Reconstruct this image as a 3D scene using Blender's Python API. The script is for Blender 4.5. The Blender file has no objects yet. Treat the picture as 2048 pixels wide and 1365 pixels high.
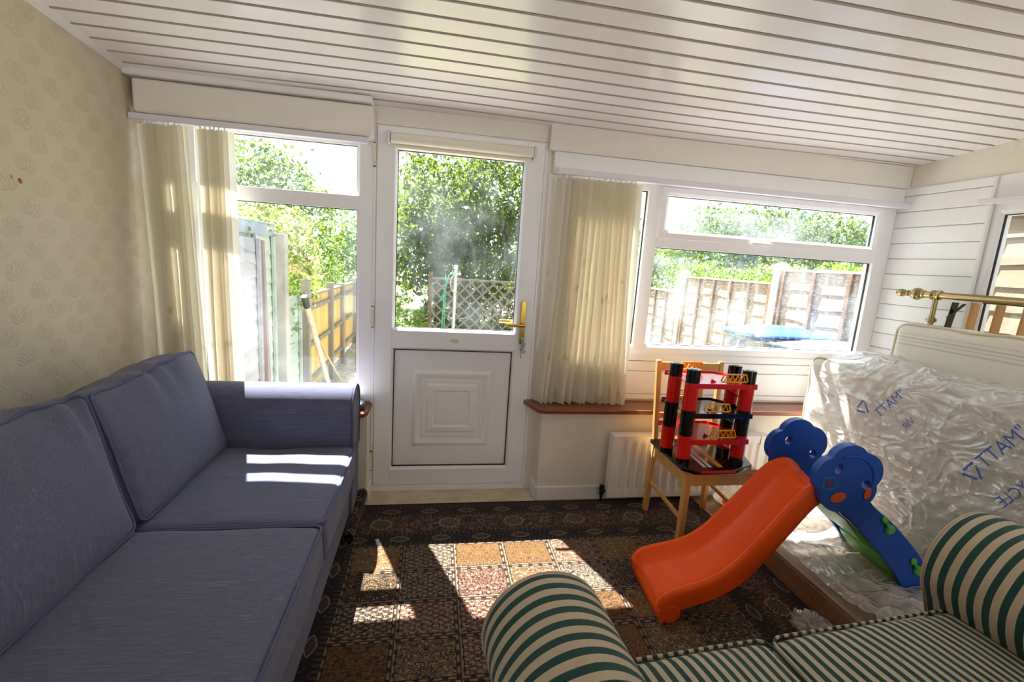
import bpy, bmesh, math, random
import numpy as np
from mathutils import Vector, Matrix, noise

sc = bpy.context.scene
COL = sc.collection
PI = math.pi

# ------------------------------------------------------------------ camera
YAW, PITCH, ROLL = 0.176237, -0.170853, 0.0653399
CAMZ = 1.41334
def _cam_axes():
    cy, sy, cp, sp = math.cos(YAW), math.sin(YAW), math.cos(PITCH), math.sin(PITCH)
    f = Vector((sy*cp, cy*cp, sp)); r = Vector((cy, -sy, 0)); u = r.cross(f)
    c, s = math.cos(ROLL), math.sin(ROLL)
    return c*r+s*u, -s*r+c*u, f
cd = bpy.data.cameras.new('camera'); cam = bpy.data.objects.new('camera', cd); COL.objects.link(cam)
cd.sensor_width = 36.0; cd.lens = 915.0/2048.0*36.0; cd.clip_start = 0.02; cd.clip_end = 300
_r, _u, _f = _cam_axes()
M = Matrix((_r, _u, -_f)).transposed().to_4x4(); M.translation = (0, 0, CAMZ)
cam.matrix_world = M
sc.camera = cam

# ------------------------------------------------------------------ world, sun, exposure
w = bpy.data.worlds.new('world'); sc.world = w; w.use_nodes = True
bg = w.node_tree.nodes['Background']
bg.inputs[0].default_value = (0.76, 0.88, 1.0, 1); bg.inputs[1].default_value = 2.2
sl = bpy.data.lights.new('sun', 'SUN'); sl.energy = 30.0; sl.angle = 0.0093; sl.color = (1.0, 0.985, 0.965)
so = bpy.data.objects.new('sun', sl); COL.objects.link(so)
SUND = Vector((0.183, -0.484, -0.855))
so.rotation_euler = SUND.to_track_quat('-Z', 'Y').to_euler(); so.location = (-3, 8, 14)
sc.view_settings.view_transform = 'Standard'; sc.view_settings.look = 'None'
sc.view_settings.exposure = 0.14; sc.view_settings.gamma = 1.0
sc.view_settings.use_curve_mapping = False
sc.cycles.max_bounces = 12; sc.cycles.diffuse_bounces = 7; sc.cycles.transparent_max_bounces = 24
sc.cycles.use_denoising = True
sc.cycles.sample_clamp_indirect = 8.0
sc.cycles.caustics_reflective = False; sc.cycles.caustics_refractive = False

# ------------------------------------------------------------------ node helpers (small expression language)
def hexc(h):
    h = h.lstrip('#'); o = []
    for i in (0, 2, 4):
        v = int(h[i:i+2], 16)/255.0
        o.append(v/12.92 if v <= 0.04045 else ((v+0.055)/1.055)**2.4)
    return (o[0], o[1], o[2], 1.0)
class V:
    def __init__(s, t, sock): s.t, s.s = t, sock
    def _m(s, op, *a):
        n = s.t.nodes.new('ShaderNodeMath'); n.operation = op
        for i, x in enumerate((s,)+a):
            if isinstance(x, V): s.t.links.new(x.s, n.inputs[i])
            else: n.inputs[i].default_value = float(x)
        return V(s.t, n.outputs[0])
    def __add__(s, o): return s._m('ADD', o)
    __radd__ = __add__
    def __sub__(s, o): return s._m('SUBTRACT', o)
    def __rsub__(s, o): return (s*-1.0)+o
    def __mul__(s, o): return s._m('MULTIPLY', o)
    __rmul__ = __mul__
    def __truediv__(s, o): return s._m('DIVIDE', o)
    def abs(s): return s._m('ABSOLUTE')
    def floor(s): return s._m('FLOOR')
    def fract(s): return s._m('FRACT')
    def sin(s): return s._m('SINE')
    def cos(s): return s._m('COSINE')
    def sqrt(s): return s._m('SQRT')
    def pow(s, o): return s._m('POWER', o)
    def lt(s, o): return s._m('LESS_THAN', o)
    def gt(s, o): return s._m('GREATER_THAN', o)
    def min(s, o): return s._m('MINIMUM', o)
    def max(s, o): return s._m('MAXIMUM', o)
    def mod(s, o): return s._m('FLOORED_MODULO', o)
    def atan2(s, o): return s._m('ARCTAN2', o)
    def clamp(s): 
        n = s.t.nodes.new('ShaderNodeClamp'); s.t.links.new(s.s, n.inputs[0]); return V(s.t, n.outputs[0])
    def ss(s, a, b):
        n = s.t.nodes.new('ShaderNodeMapRange'); n.interpolation_type = 'SMOOTHSTEP'
        s.t.links.new(s.s, n.inputs[0]); n.inputs[1].default_value = a; n.inputs[2].default_value = b
        return V(s.t, n.outputs[0])
class Mat:
    def __init__(s, name):
        s.m = bpy.data.materials.new(name); s.m.use_nodes = True; s.t = s.m.node_tree
        s.t.nodes.clear(); s.out = s.t.nodes.new('ShaderNodeOutputMaterial')
    def xyz(s, kind='Object'):
        n = s.t.nodes.new('ShaderNodeTexCoord'); p = s.t.nodes.new('ShaderNodeSeparateXYZ')
        s.t.links.new(n.outputs[kind], p.inputs[0]); s.co = n.outputs[kind]
        return [V(s.t, p.outputs[i]) for i in range(3)]
    def vec(s, x, y, z=0.0):
        n = s.t.nodes.new('ShaderNodeCombineXYZ')
        for i, a in enumerate((x, y, z)):
            if isinstance(a, V): s.t.links.new(a.s, n.inputs[i])
            else: n.inputs[i].default_value = a
        return n.outputs[0]
    def noise(s, vec=None, scale=5, detail=3, rough=0.5, dist=0.0):
        n = s.t.nodes.new('ShaderNodeTexNoise'); n.inputs['Scale'].default_value = scale
        n.inputs['Detail'].default_value = detail; n.inputs['Roughness'].default_value = rough; n.inputs['Distortion'].default_value = dist
        if vec is None: s.xyz(); vec = s.co
        s.t.links.new(vec, n.inputs['Vector']); return V(s.t, n.outputs['Fac'])
    def voro(s, vec=None, scale=5, feature='F1', out='Distance', rnd=1.0):
        n = s.t.nodes.new('ShaderNodeTexVoronoi'); n.feature = feature; n.inputs['Scale'].default_value = scale
        n.inputs['Randomness'].default_value = rnd
        if vec is None: s.xyz(); vec = s.co
        s.t.links.new(vec, n.inputs['Vector'])
        return V(s.t, n.outputs[out]) if out == 'Distance' else n.outputs[out]
    def white(s, vec):
        n = s.t.nodes.new('ShaderNodeTexWhiteNoise'); s.t.links.new(vec, n.inputs['Vector']); return V(s.t, n.outputs['Value'])
    def island(s):
        n = s.t.nodes.new('ShaderNodeNewGeometry'); return V(s.t, n.outputs['Random Per Island'])
    def col(s, c):
        if isinstance(c, str): c = hexc(c)
        if isinstance(c, tuple):
            n = s.t.nodes.new('ShaderNodeRGB'); n.outputs[0].default_value = c; return n.outputs[0]
        return c
    def mix(s, f, a, b):
        n = s.t.nodes.new('ShaderNodeMix'); n.data_type = 'RGBA'
        if isinstance(f, V): s.t.links.new(f.s, n.inputs[0])
        else: n.inputs[0].default_value = f
        for i, c in ((6, a), (7, b)):
            if isinstance(c, str): c = hexc(c)
            if isinstance(c, tuple): n.inputs[i].default_value = c
            else: s.t.links.new(c, n.inputs[i])
        return n.outputs[2]
    def ramp(s, f, stops, const=False):
        n = s.t.nodes.new('ShaderNodeValToRGB'); cr = n.color_ramp
        if const: cr.interpolation = 'CONSTANT'
        while len(cr.elements) < len(stops): cr.elements.new(0.5)
        for e, (p, c) in zip(cr.elements, stops):
            e.position = p; e.color = hexc(c) if isinstance(c, str) else c
        s.t.links.new(f.s, n.inputs[0]); return n.outputs[0]
    def bump(s, h, strength=0.3, dist=0.01, prev=None):
        n = s.t.nodes.new('ShaderNodeBump'); n.inputs['Strength'].default_value = strength; n.inputs['Distance'].default_value = dist
        s.t.links.new(h.s, n.inputs['Height'])
        if prev is not None: s.t.links.new(prev, n.inputs['Normal'])
        return n.outputs[0]
    def setin(s, n, key, v):
        if isinstance(v, V): s.t.links.new(v.s, n.inputs[key])
        elif isinstance(v, str): n.inputs[key].default_value = hexc(v)
        elif isinstance(v, (int, float, tuple)): n.inputs[key].default_value = v
        else: s.t.links.new(v, n.inputs[key])
    def principled(s, color, rough=0.5, normal=None, metal=0.0, spec=0.5, coat=0.0, sheen=0.0, subs=0.0):
        n = s.t.nodes.new('ShaderNodeBsdfPrincipled')
        s.setin(n, 'Base Color', color); s.setin(n, 'Roughness', rough); s.setin(n, 'Metallic', metal)
        s.setin(n, 'Specular IOR Level', spec); s.setin(n, 'Coat Weight', coat); s.setin(n, 'Sheen Weight', sheen)
        if normal is not None: s.t.links.new(normal, n.inputs['Normal'])
        return n.outputs[0]
    def shader(s, kind, color, normal=None, rough=None):
        n = s.t.nodes.new('ShaderNodeBsdf'+kind); s.setin(n, 'Color', color)
        if rough is not None: s.setin(n, 'Roughness', rough)
        if normal is not None: s.t.links.new(normal, n.inputs['Normal'])
        return n.outputs[0]
    def mixs(s, f, a, b):
        n = s.t.nodes.new('ShaderNodeMixShader')
        if isinstance(f, V): s.t.links.new(f.s, n.inputs[0])
        elif isinstance(f, (int, float)): n.inputs[0].default_value = f
        else: s.t.links.new(f, n.inputs[0])
        s.t.links.new(a, n.inputs[1]); s.t.links.new(b, n.inputs[2]); return n.outputs[0]
    def facing(s, normal=None):
        n = s.t.nodes.new('ShaderNodeLayerWeight'); n.inputs[0].default_value = 0.5
        if normal is not None: s.t.links.new(normal, n.inputs['Normal'])
        return V(s.t, n.outputs['Facing'])
    def fresnel(s, r0=0.04, normal=None):
        return s.facing(normal).pow(5.0)*(1.0-r0)+r0
    def end(s, sh): s.t.links.new(sh, s.out.inputs[0]); return s.m

def plain(name, color, rough=0.5, metal=0.0, spec=0.5, coat=0.0, bump=None, var=0.0):
    m = Mat(name); nrm = None; c = color
    if bump:
        nrm = m.bump(m.noise(scale=bump[0], detail=4), bump[1], bump[2])
    if var:
        a = hexc(color); b = tuple(x*(1-var) for x in a[:3])+(1,)
        c = m.mix(m.noise(scale=6, detail=5).ss(0.35, 0.65), a, b)
    return m.end(m.principled(c, rough, nrm, metal, spec, coat))

# ------------------------------------------------------------------ materials
MT = {}
MT['upvc'] = plain('upvc', '#f5f5fa', 0.28, bump=(3, 0.03, 0.02))
MT['upvc_panel'] = plain('upvc_panel', '#f3f2f6', 0.22)
MT['ceil'] = plain('ceiling_plastic', '#f5f3f4', 0.22, bump=(1.3, 0.12, 0.06))
MT['ceilgroove'] = plain('ceiling_groove', '#b9b2ac', 0.5)
MT['cream_board'] = plain('cream_board', '#ece7df', 0.45, var=0.03)
MT['cladding'] = plain('white_cladding', '#f3f3f5', 0.35, var=0.02)
MT['plaster'] = plain('cream_plaster', '#ebe5d8', 0.8, bump=(35, 0.35, 0.006), var=0.04)
MT['skirting'] = plain('white_gloss_paint', '#ecebe9', 0.3)
MT['black_rubber'] = plain('black_rubber', '#101214', 0.6)
MT['rail'] = plain('blind_rail_white', '#e6e4f0', 0.35)
MT['brass'] = plain('brass', '#c9a14a', 0.22, metal=1.0, bump=(20, 0.05, 0.002))
MT['old_brass'] = plain('aged_brass', '#a89468', 0.25, metal=1.0)
MT['hinge'] = plain('hinge_cream', '#e9e2cf', 0.35)
MT['steel'] = plain('steel', '#b9bbbd', 0.3, metal=1.0)
MT['galv'] = plain('galvanised', '#b8bcbe', 0.45, metal=0.6, var=0.15)
MT['black_paint'] = plain('black_paint', '#15161a', 0.4)
MT['radiator'] = plain('radiator_enamel', '#f1efea', 0.3)
MT['roller'] = plain('roller_fabric', '#ece7d8', 0.7)
MT['dish'] = plain('dish_green', '#4f6460', 0.25)
MT['chairwood'] = None
MT['red'] = plain('red_plastic', '#e0170d', 0.22, coat=0.3)
MT['black'] = plain('black_plastic', '#0b0b0d', 0.15, coat=0.3)
MT['yellow'] = plain('yellow_plastic', '#f2b21a', 0.3)
MT['orange'] = None
MT['blue'] = plain('blue_plastic', '#0b4fb5', 0.38, bump=(60, 0.06, 0.003), var=0.08)
MT['green'] = plain('green_plastic', '#55b848', 0.38)
MT['bluebin'] = plain('blue_bin_lid', '#3f66b8', 0.4)
MT['greybin'] = plain('grey_bin', '#4d565e', 0.5)
MT['ceramic'] = plain('white_ceramic', '#efefec', 0.3)
MT['concrete'] = plain('concrete_post', '#aaa69c', 0.9, bump=(30, 0.4, 0.01), var=0.25)
MT['rope'] = plain('green_line', '#0f8f6a', 0.5)
MT['bark'] = plain('bark', '#5f5138', 0.9, bump=(20, 0.6, 0.02), var=0.4)
MT['lattice'] = plain('lattice_wood', '#6f655c', 0.85, var=0.2)

def wood(name, c1, c2, axis=0, scale=14, rough=0.5, ring=1.0, coat=0.0):
    m = Mat(name); X = m.xyz(); k = [1.0, 1.0, 1.0]; k[axis] = 0.06
    v = m.vec(X[0]*k[0], X[1]*k[1], X[2]*k[2])
    n = m.noise(v, scale*3, 5, 0.65, 0.4); n2 = m.noise(v, scale*0.6, 2)
    f = (n*0.65+n2*0.5-0.1).clamp().ss(0.25, 0.75)
    return m.end(m.principled(m.mix(f, c1, c2), rough, m.bump(n, 0.12*ring, 0.004), coat=coat))
MT['sillwood'] = wood('sill_mahogany', '#8a4a24', '#5e2f16', 0, 14, 0.3, coat=0.2)
MT['chairwood'] = wood('chair_pine', '#e2b26c', '#cf9a52', 2, 12, 0.4)
MT['slatwood'] = wood('slat_beech', '#c79a5e', '#a97c44', 2, 10, 0.5)
MT['boxwood'] = wood('base_board', '#b08a66', '#8d6a4c', 1, 6, 0.7)
MT['waney_y'] = wood('waney_board_pale', '#a89680', '#8c7965', 1, 5, 0.85)
MT['batten'] = wood('fence_batten', '#846754', '#6c5344', 2, 6, 0.85)
MT['postpale'] = wood('fence_post_pale', '#b3a18c', '#95826d', 2, 5, 0.85)
MT['greyboard'] = wood('weathered_grey_board', '#a9b4a6', '#8a978c', 1, 5, 0.9)
MT['whiteboard'] = wood('bleached_white_board', '#97979e', '#74737c', 1, 5, 0.9)
MT['purplepost'] = wood('old_brown_post', '#8d7a78', '#6c5a58', 2, 6, 0.9)
MT['goldboard'] = wood('golden_featheredge', '#dcb272', '#bf9458', 2, 8, 0.8)
MT['greypost'] = wood('grey_post', '#8f877e', '#6f675f', 2, 5, 0.9)
MT['slateboard'] = plain('slate_blue_board', '#8a97a3', 0.7, var=0.15)
MT['polewood'] = wood('pole_wood', '#cdbfa8', '#a98f78', 2, 8, 0.7)

def m_wallpaper():
    m = Mat('embossed_wallpaper'); X = m.xyz(); y, z = X[1], X[2]
    P, H = 0.150, 0.150
    total = None
    # sprigs: brick-offset cells, each with five outlined petals
    def sprigs(oy, oz, tilt):
        u = ((y+oy)/P).fract()*P-P/2; v = ((z+oz)/H).fract()*H-H*0.28
        acc = None
        for ang, ln, wd in ((-52, 0.058, 0.013), (-24, 0.068, 0.014), (6, 0.072, 0.015), (34, 0.066, 0.014), (60, 0.055, 0.012)):
            a = math.radians(ang+tilt); dx, dy = math.sin(a), math.cos(a)
            t = (u*dx+v*dy)/ln; s_ = (u*dy-v*dx)
            prof = (t.max(0.0).min(1.0)*PI).sin()*wd+1e-4
            d = (s_/prof).abs()
            rim = (d-1.0).abs()*-1.0+0.28
            inside = t.gt(0.02)*t.lt(0.98)
            r = (rim.max(0.0)*3.6).min(1.0)*inside
            r = r+((d*-1.0+0.16).max(0.0)*4.0)*inside
            acc = r if acc is None else acc.max(r)
        return acc
    h = sprigs(0, 0, -12).max(sprigs(P/2, H/2, 14))
    nz = m.noise(scale=160, detail=2)
    hh = h+nz*0.10
    nrm = m.bump(hh, 0.5, 0.0042)
    base = m.mix(m.noise(scale=2.5, detail=3).ss(0.3, 0.7), '#d5cab3', '#cdc2a9')
    d = ((y-1.926)*(y-1.926)+(z-1.581)*(z-1.581)).sqrt()+(m.noise(scale=70)-0.5)*0.012
    d2 = ((y-1.895)*(y-1.895)+(z-1.588)*(z-1.588)).sqrt()+(m.noise(scale=90)-0.5)*0.012
    base = m.mix(d.lt(0.009), base, '#9a4a20'); base = m.mix(d2.lt(0.006), base, '#b98a50')
    return m.end(m.principled(base, 0.6, nrm))
MT['wallpaper'] = m_wallpaper()

def m_floor():
    m = Mat('beige_vinyl'); n = m.noise(scale=9, detail=5).ss(0.35, 0.65); n2 = m.noise(scale=60, detail=2)
    c = m.mix(n, '#d6c8ac', '#c4b291')
    return m.end(m.principled(c, 0.42, m.bump(n2, 0.08, 0.003)))
MT['floor'] = m_floor()

def m_sofa(name, L):
    m = Mat(name); X = m.xyz(); x, y, z = X
    # fine ribs run across the sofa; irregular slubs along them
    kk = [520.0]*3; kk[L] = 14.0; k2 = [170.0]*3; k2[L] = 5.0
    rib = m.noise(m.vec(x*kk[0], y*kk[1], z*kk[2]), 1.0, 2, 0.6)
    slub = m.noise(m.vec(x*k2[0], y*k2[1], z*k2[2]), 1.0, 1, 0.5)
    weave = m.noise(m.vec(x*500.0, y*500.0, z*500.0), 1.0, 1)
    c = m.mix(rib.ss(0.3, 0.75), '#585a71', '#6d6f88')
    c = m.mix(slub.ss(0.66, 0.78)*0.4, c, '#9698ac')
    st = m.noise(scale=5, detail=3).ss(0.62, 0.8)*0.18
    c = m.mix(st, c, '#474a62')
    return m.end(m.principled(c, 0.85, m.bump(rib+weave*0.7, 0.35, 0.0025), spec=0.25, sheen=0.15))
MT['sofa'] = m_sofa('grey_sofa_weave', 0); MT['sofa_back'] = m_sofa('grey_sofa_weave_upright', 2)
MT['piping'] = plain('sofa_piping', '#565878', 0.8)

def m_stripe(name, axis, pitch, duty, c1='#c3b29a', c2='#21463f', soft=0.03):
    m = Mat(name); X = m.xyz()
    n = m.noise(scale=4, detail=2)
    v = X[axis]+(n-0.5)*0.012
    f = (v/pitch).fract()
    s1 = f.ss(0.0, soft)*(1.0-f.ss(duty, duty+soft))
    wv = m.noise(m.vec(X[0]*600.0, X[1]*600.0, X[2]*600.0), 1.0, 1)
    dirt = m.noise(scale=9, detail=4).ss(0.5, 0.8)*0.3
    base = m.mix(dirt, c1, '#9c8262')
    sp = m.voro(scale=17, out='Distance').lt(0.045)*0.6
    c = m.mix(s1, base, c2); c = m.mix(sp, c, '#3a2a22')
    return m.end(m.principled(c, 0.8, m.bump(wv, 0.25, 0.002), spec=0.25, sheen=0.1))
MT['stripe_arm'] = m_stripe('striped_arm_fabric', 1, 0.037, 0.48)
MT['stripe_seat'] = m_stripe('striped_seat_fabric', 0, 0.030, 0.5)
MT['stripe_back'] = m_stripe('striped_back_fabric', 0, 0.041, 0.5)

def m_orange():
    m = Mat('orange_plastic'); X = m.xyz()
    n = m.noise(scale=5, detail=5); sc1 = m.noise(m.vec(X[0]*40.0, X[1]*6.0, X[2]*30.0), 1.0, 4, 0.7)
    c = m.mix(sc1.ss(0.6, 0.72)*0.20, '#ff5c12', '#c84012')
    v = ((X[0]-1.40)*(X[0]-1.40)*3.0+(X[1]-1.60)*(X[1]-1.60)).sqrt()+(n-0.5)*0.08
    c = m.mix((1.0-v.ss(0.02, 0.07))*0.45, c, '#a0284a')
    return m.end(m.principled(c, 0.36, m.bump(n, 0.05, 0.01), spec=0.35))
MT['orange'] = m_orange()
MT['orangedark'] = plain('orange_plastic_grip', '#e0561c', 0.4)

def m_blind():
    m = Mat('vertical_blind_fabric'); X = m.xyz()
    wv = m.noise(m.vec(X[0]*300.0, X[1]*300.0, X[2]*300.0), 1.0, 1)
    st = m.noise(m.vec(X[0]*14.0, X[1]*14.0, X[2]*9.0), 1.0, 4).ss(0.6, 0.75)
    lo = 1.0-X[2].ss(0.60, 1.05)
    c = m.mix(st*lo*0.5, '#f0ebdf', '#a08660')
    d = m.shader('Diffuse', c, m.bump(wv, 0.1, 0.001)); t = m.shader('Translucent', m.mix(0.0, c, c))
    return m.end(m.mixs(0.5, d, t))
MT['blind'] = m_blind()

def m_glass(name, haze=0.0, seed=0.0, rain=False, tint=(0.97, 0.985, 0.98, 1)):
    m = Mat(name); X = m.xyz()
    fr = m.fresnel(0.04)
    gl = m.shader('Glossy', (1, 1, 1, 1), rough=0.0); tr = m.shader('Transparent', tint)
    base = m.mixs(fr*0.9, tr, gl)
    if haze:
        n = m.noise(m.vec(X[0]+seed, X[1], X[2]), 2.2, 5, 0.6).ss(0.40, 0.78)
        n2 = m.noise(m.vec(X[0]*9.0+seed, X[1], X[2]*1.6), 3.0, 3).ss(0.5, 0.8)
        dirt = (n*0.75+n2*0.35)
        if rain:
            dr = m.voro(m.vec(X[0]*1.0, 0.0, X[2]*0.8), 85)
            dirt = dirt+(1.0-dr.ss(0.10, 0.30))*0.9
        dif = m.shader('Translucent', (0.82, 0.90, 0.98, 1))
        base = m.mixs((dirt*haze).clamp(), base, dif)
    return m.end(base)
MT['glass'] = m_glass('clean_glass', 0.05)
MT['glass_door'] = m_glass('smeared_door_glass', 0.05, 3.1)
MT['glass_left'] = m_glass('left_window_glass', 0.06, 7.7)
MT['glass_rain'] = m_glass('rain_spotted_glass', 0.11, 12.0, True)

def m_plastic():
    m = Mat('clear_polythene'); X = m.xyz()
    a1 = m.vec(X[1]*1.0+X[2]*0.6, X[2]*2.6-X[1]*0.7, X[0]*2.0); a2 = m.vec(X[1]*1.2-X[2]*1.3, X[2]*1.6+X[1]*1.5, X[0]*2.0)
    q1 = m.noise(a1, 1.7, 2, 0.4, 1.2); q2 = m.noise(a2, 2.5, 2, 0.45, 1.4); q3 = m.noise(a1, 7.0, 2, 0.45, 1.0)
    r1 = 1.0-((q1-0.5).abs()*9.0).min(1.0); r2 = 1.0-((q2-0.5).abs()*8.0).min(1.0); r3 = 1.0-((q3-0.5).abs()*7.0).min(1.0)
    patch = m.noise(a2, 1.6, 2).ss(0.42, 0.62)
    h = r1*r1*1.0+r2*r2*0.8+r3*0.35*patch
    nrm = m.bump(h, 0.55, 0.020)
    gl = m.shader('Glossy', (1, 1, 1, 1), nrm, 0.17)
    tr = m.shader('Transparent', (0.985, 0.985, 0.985, 1))
    mil = m.mixs(0.40, m.shader('Diffuse', '#f8f6f4', nrm), m.shader('Translucent', '#f8f6f4', nrm))
    base = m.mixs((r1*r1*0.30+r2*r2*0.26+r3*patch*0.20+patch*0.14+0.34).clamp(), tr, mil)
    f = m.fresnel(0.09, nrm)
    return m.end(m.mixs((f*1.0).clamp(), base, gl))
MT['plastic'] = m_plastic()
MT['print'] = plain('blue_print', '#4d6fc0', 0.5)

def m_mattress():
    m = Mat('quilted_mattress_ticking'); X = m.xyz()
    f1 = ((X[2]-0.0)/0.34).fract()
    def band(c, w): return 1.0-(f1-c).abs().ss(w*0.6, w)
    b = band(0.25, 0.014)+band(0.31, 0.008)+band(0.36, 0.014)+band(0.42, 0.006)
    wv = m.noise(scale=350, detail=1)
    c = m.mix((b.min(1.0))*0.5, '#ece6d8', '#a9b2b6')
    fl = m.noise(scale=24, detail=3)
    c = m.mix(fl.ss(0.5, 0.7)*0.15, c, '#cfc6b4')
    return m.end(m.principled(c, 0.8, m.bump(wv+fl*2.0, 0.25, 0.004), spec=0.2, sheen=0.1))
MT['mattress'] = m_mattress()
MT['matpipe'] = plain('mattress_piping', '#d8cdb6', 0.8)

def m_rug():
    m = Mat('persian_rug'); X = m.xyz(); x, y = X[0], X[1]
    x0, x1, y1, y0 = -0.34, 1.34, 2.09, 0.38          # field of garden panels
    PX, PY = 0.24, 0.19
    wob = (m.noise(scale=40, detail=2)-0.5)*0.006
    xx = x+wob; yy = y+wob
    # --- field
    cu, cv = (xx-x0)/PX, (y1-yy)/PY
    iu, iv = cu.floor(), cv.floor(); fu, fv = cu.fract()-0.5, cv.fract()-0.5
    rnd = m.white(m.vec(iu, iv, 3.0)); rnd2 = m.white(m.vec(iu, iv, 9.0))
    ground = m.ramp(rnd, [(0, '#2a1216'), (0.2, '#5a1716'), (0.36, '#141722'), (0.50, '#a57c38'), (0.74, '#8c6c3c'), (0.88, '#1b2233')], True)
    su = fu.abs(); 
    k = m.vec(su*6.0+rnd*17.0, fv*5.0, rnd2*9.0)
    v1 = m.noise(k, 2.6, 2, 0.5, 1.5)
    line1 = 1.0-(v1-0.5).abs().ss(0.012, 0.05)
    v2 = m.voro(m.vec(su*9.0+rnd*5.0, fv*8.0, rnd2*4.0), 1.0)
    dots = 1.0-v2.ss(0.12, 0.20); dots2 = (1.0-v2.ss(0.28, 0.36))*0.7
    c = m.mix(dots2*0.8, ground, m.ramp(rnd2, [(0, '#14202e'), (0.3, '#b58a48'), (0.6, '#7a1d1c'), (0.8, '#d8c7a4')], True))
    c = m.mix(line1*0.9, c, m.ramp(rnd, [(0, '#d8c6a0'), (0.36, '#c9a15a'), (0.50, '#1b1f30'), (0.74, '#20222c'), (0.88, '#d5c4a2')], True))
    c = m.mix(dots, c, m.ramp(rnd2, [(0, '#e6dcc4'), (0.4, '#8a1f1d'), (0.7, '#e2d4b4')], True))
    md = m.vec(su*8.0, fv*7.0, rnd*31.0); q_ = (m.noise(md, 1.0, 1, 0.5, 2.2)-0.5).abs()
    c = m.mix((1.0-q_.ss(0.02, 0.05))*rnd2.gt(0.35)*0.85, c, m.ramp(rnd2, [(0, '#d9c8a2'), (0.5, '#1d1a22'), (0.75, '#cbb890')], True))
    # rows-of-trees panels
    tr_ = ((fu*34.0).sin()*(fv*46.0).sin()).ss(0.2, 0.6)*rnd.lt(0.30)
    c = m.mix(tr_*0.7, c, '#d8c8a8')
    # cell frames
    ex = (0.5-su)*PX; ey = (0.5-fv.abs())*PY; e = ex.min(ey)
    along = m.vec((xx+yy)*1.0, (xx-yy)*1.0)
    chain = (((xx*130.0).sin()*(yy*130.0).sin())).ss(0.0, 0.4)
    c = m.mix(e.lt(0.0125), c, m.mix(chain, '#b8a483', '#2b2024'))
    c = m.mix(e.lt(0.003), c, '#5a3a2c'); 
    c = m.mix((e-0.0130).abs().lt(0.0018), c, '#1a1516')
    # --- borders: distance outside the field
    d = (x0-xx).max(xx-x1).max(yy-y1).max(y0-yy)
    onside = ((x0-xx).max(xx-x1)).gt((yy-y1).max(y0-yy))
    t = onside*yy+(1.0-onside)*xx               # coordinate along the border
    def lens(per, half, dc, hd, off):            # pointed medallion
        a = (((t+off)/per).fract()-0.5).abs()*per/half; b = (d-dc).abs()/hd
        return a*a+b
    g = '#24141a'
    bc = m.col('#4a1618')
    fl = m.voro(m.vec(t*44.0, d*44.0), 1.0); flo = m.voro(m.vec(t*44.0, d*44.0), 1.0, out='Color')
    bc = m.mix((1.0-fl.ss(0.3, 0.42))*0.75, bc, m.mix(0.75, flo, '#8a6a50'))
    bc = m.mix((m.noise(m.vec(t*30.0, d*30.0), 1.0, 2, 0.5, 1.2)-0.5).abs().lt(0.018), bc, '#b9a684')
    mainb = (d-0.178).abs().lt(0.07)
    # round medallions in the main border
    dm = ((((t+0.05)/0.353).fract()-0.5)*0.353); r = (dm*dm+(d-0.185)*(d-0.185)*1.4).sqrt()
    th = dm.atan2(d-0.185)
    pet = r+(th*14.0).cos()*0.004
    mb = m.mix(pet.lt(0.056), bc, '#cdbb94'); mb = m.mix(pet.lt(0.046), mb, '#3a3430'); 
    mb = m.mix(((th*14.0).cos().gt(0.55))*pet.lt(0.048)*r.gt(0.022), mb, '#bfae8a')
    mb = m.mix(r.lt(0.021), mb, '#6f7368')
    dm2 = ((((t+0.05)/0.353+0.5).fract()-0.5)*0.353); r2 = (dm2*dm2+(d-0.185)*(d-0.185)).sqrt()
    mb = m.mix(r2.lt(0.020+0.0), mb, '#8f8c80'); mb = m.mix(r2.lt(0.010), mb, '#22303a')
    # guard bands
    def guard(dc):
        q = lens(0.205, 0.052, dc, 0.024, 0.02 if dc < 0.1 else 0.08)
        gb = m.mix(fl.lt(0.22)*0.8, g, '#8a7058')
        gb = m.mix(q.lt(1.0), gb, '#b8a888'); gb = m.mix(q.lt(0.72), gb, '#33262a')
        ck = ((t*420.0).sin()*(d*420.0).sin()).gt(0.0)
        gb = m.mix(ck*q.lt(0.72)*0.6, gb, '#8f8270')
        return gb
    bcol = m.mix(d.gt(0.26), m.mix(d.lt(0.10), mb, guard(0.052)), guard(0.305))
    for dl in (0.012, 0.092, 0.265, 0.350):
        wgt = (d-dl).abs().lt(0.012)
        ck = ((t*260.0).sin()).gt(0.2)
        bcol = m.mix(wgt, bcol, m.mix(ck, '#1a1315', '#5f574c'))
    bcol = m.mix(d.gt(0.366), bcol, '#4c1116')
    c = m.mix(d.gt(0.0), c, bcol)
    pile = m.noise(scale=520, detail=2)
    mu = m.t.nodes.new('ShaderNodeMix'); mu.data_type = 'RGBA'; mu.blend_type = 'MULTIPLY'; mu.inputs[0].default_value = 1.0
    m.t.links.new(c, mu.inputs[6]); mu.inputs[7].default_value = (0.50, 0.42, 0.41, 1); c = mu.outputs[2]
    return m.end(m.principled(m.mix(pile.ss(0.3, 0.7)*0.40, c, '#120d0c'), 0.95, m.bump(pile, 0.5, 0.003), spec=0.1, sheen=0.2))
MT['rug'] = m_rug()
MT['rugback'] = plain('rug_edge_binding', '#3d1517', 0.9, bump=(200, 0.4, 0.003), var=0.3)

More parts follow.
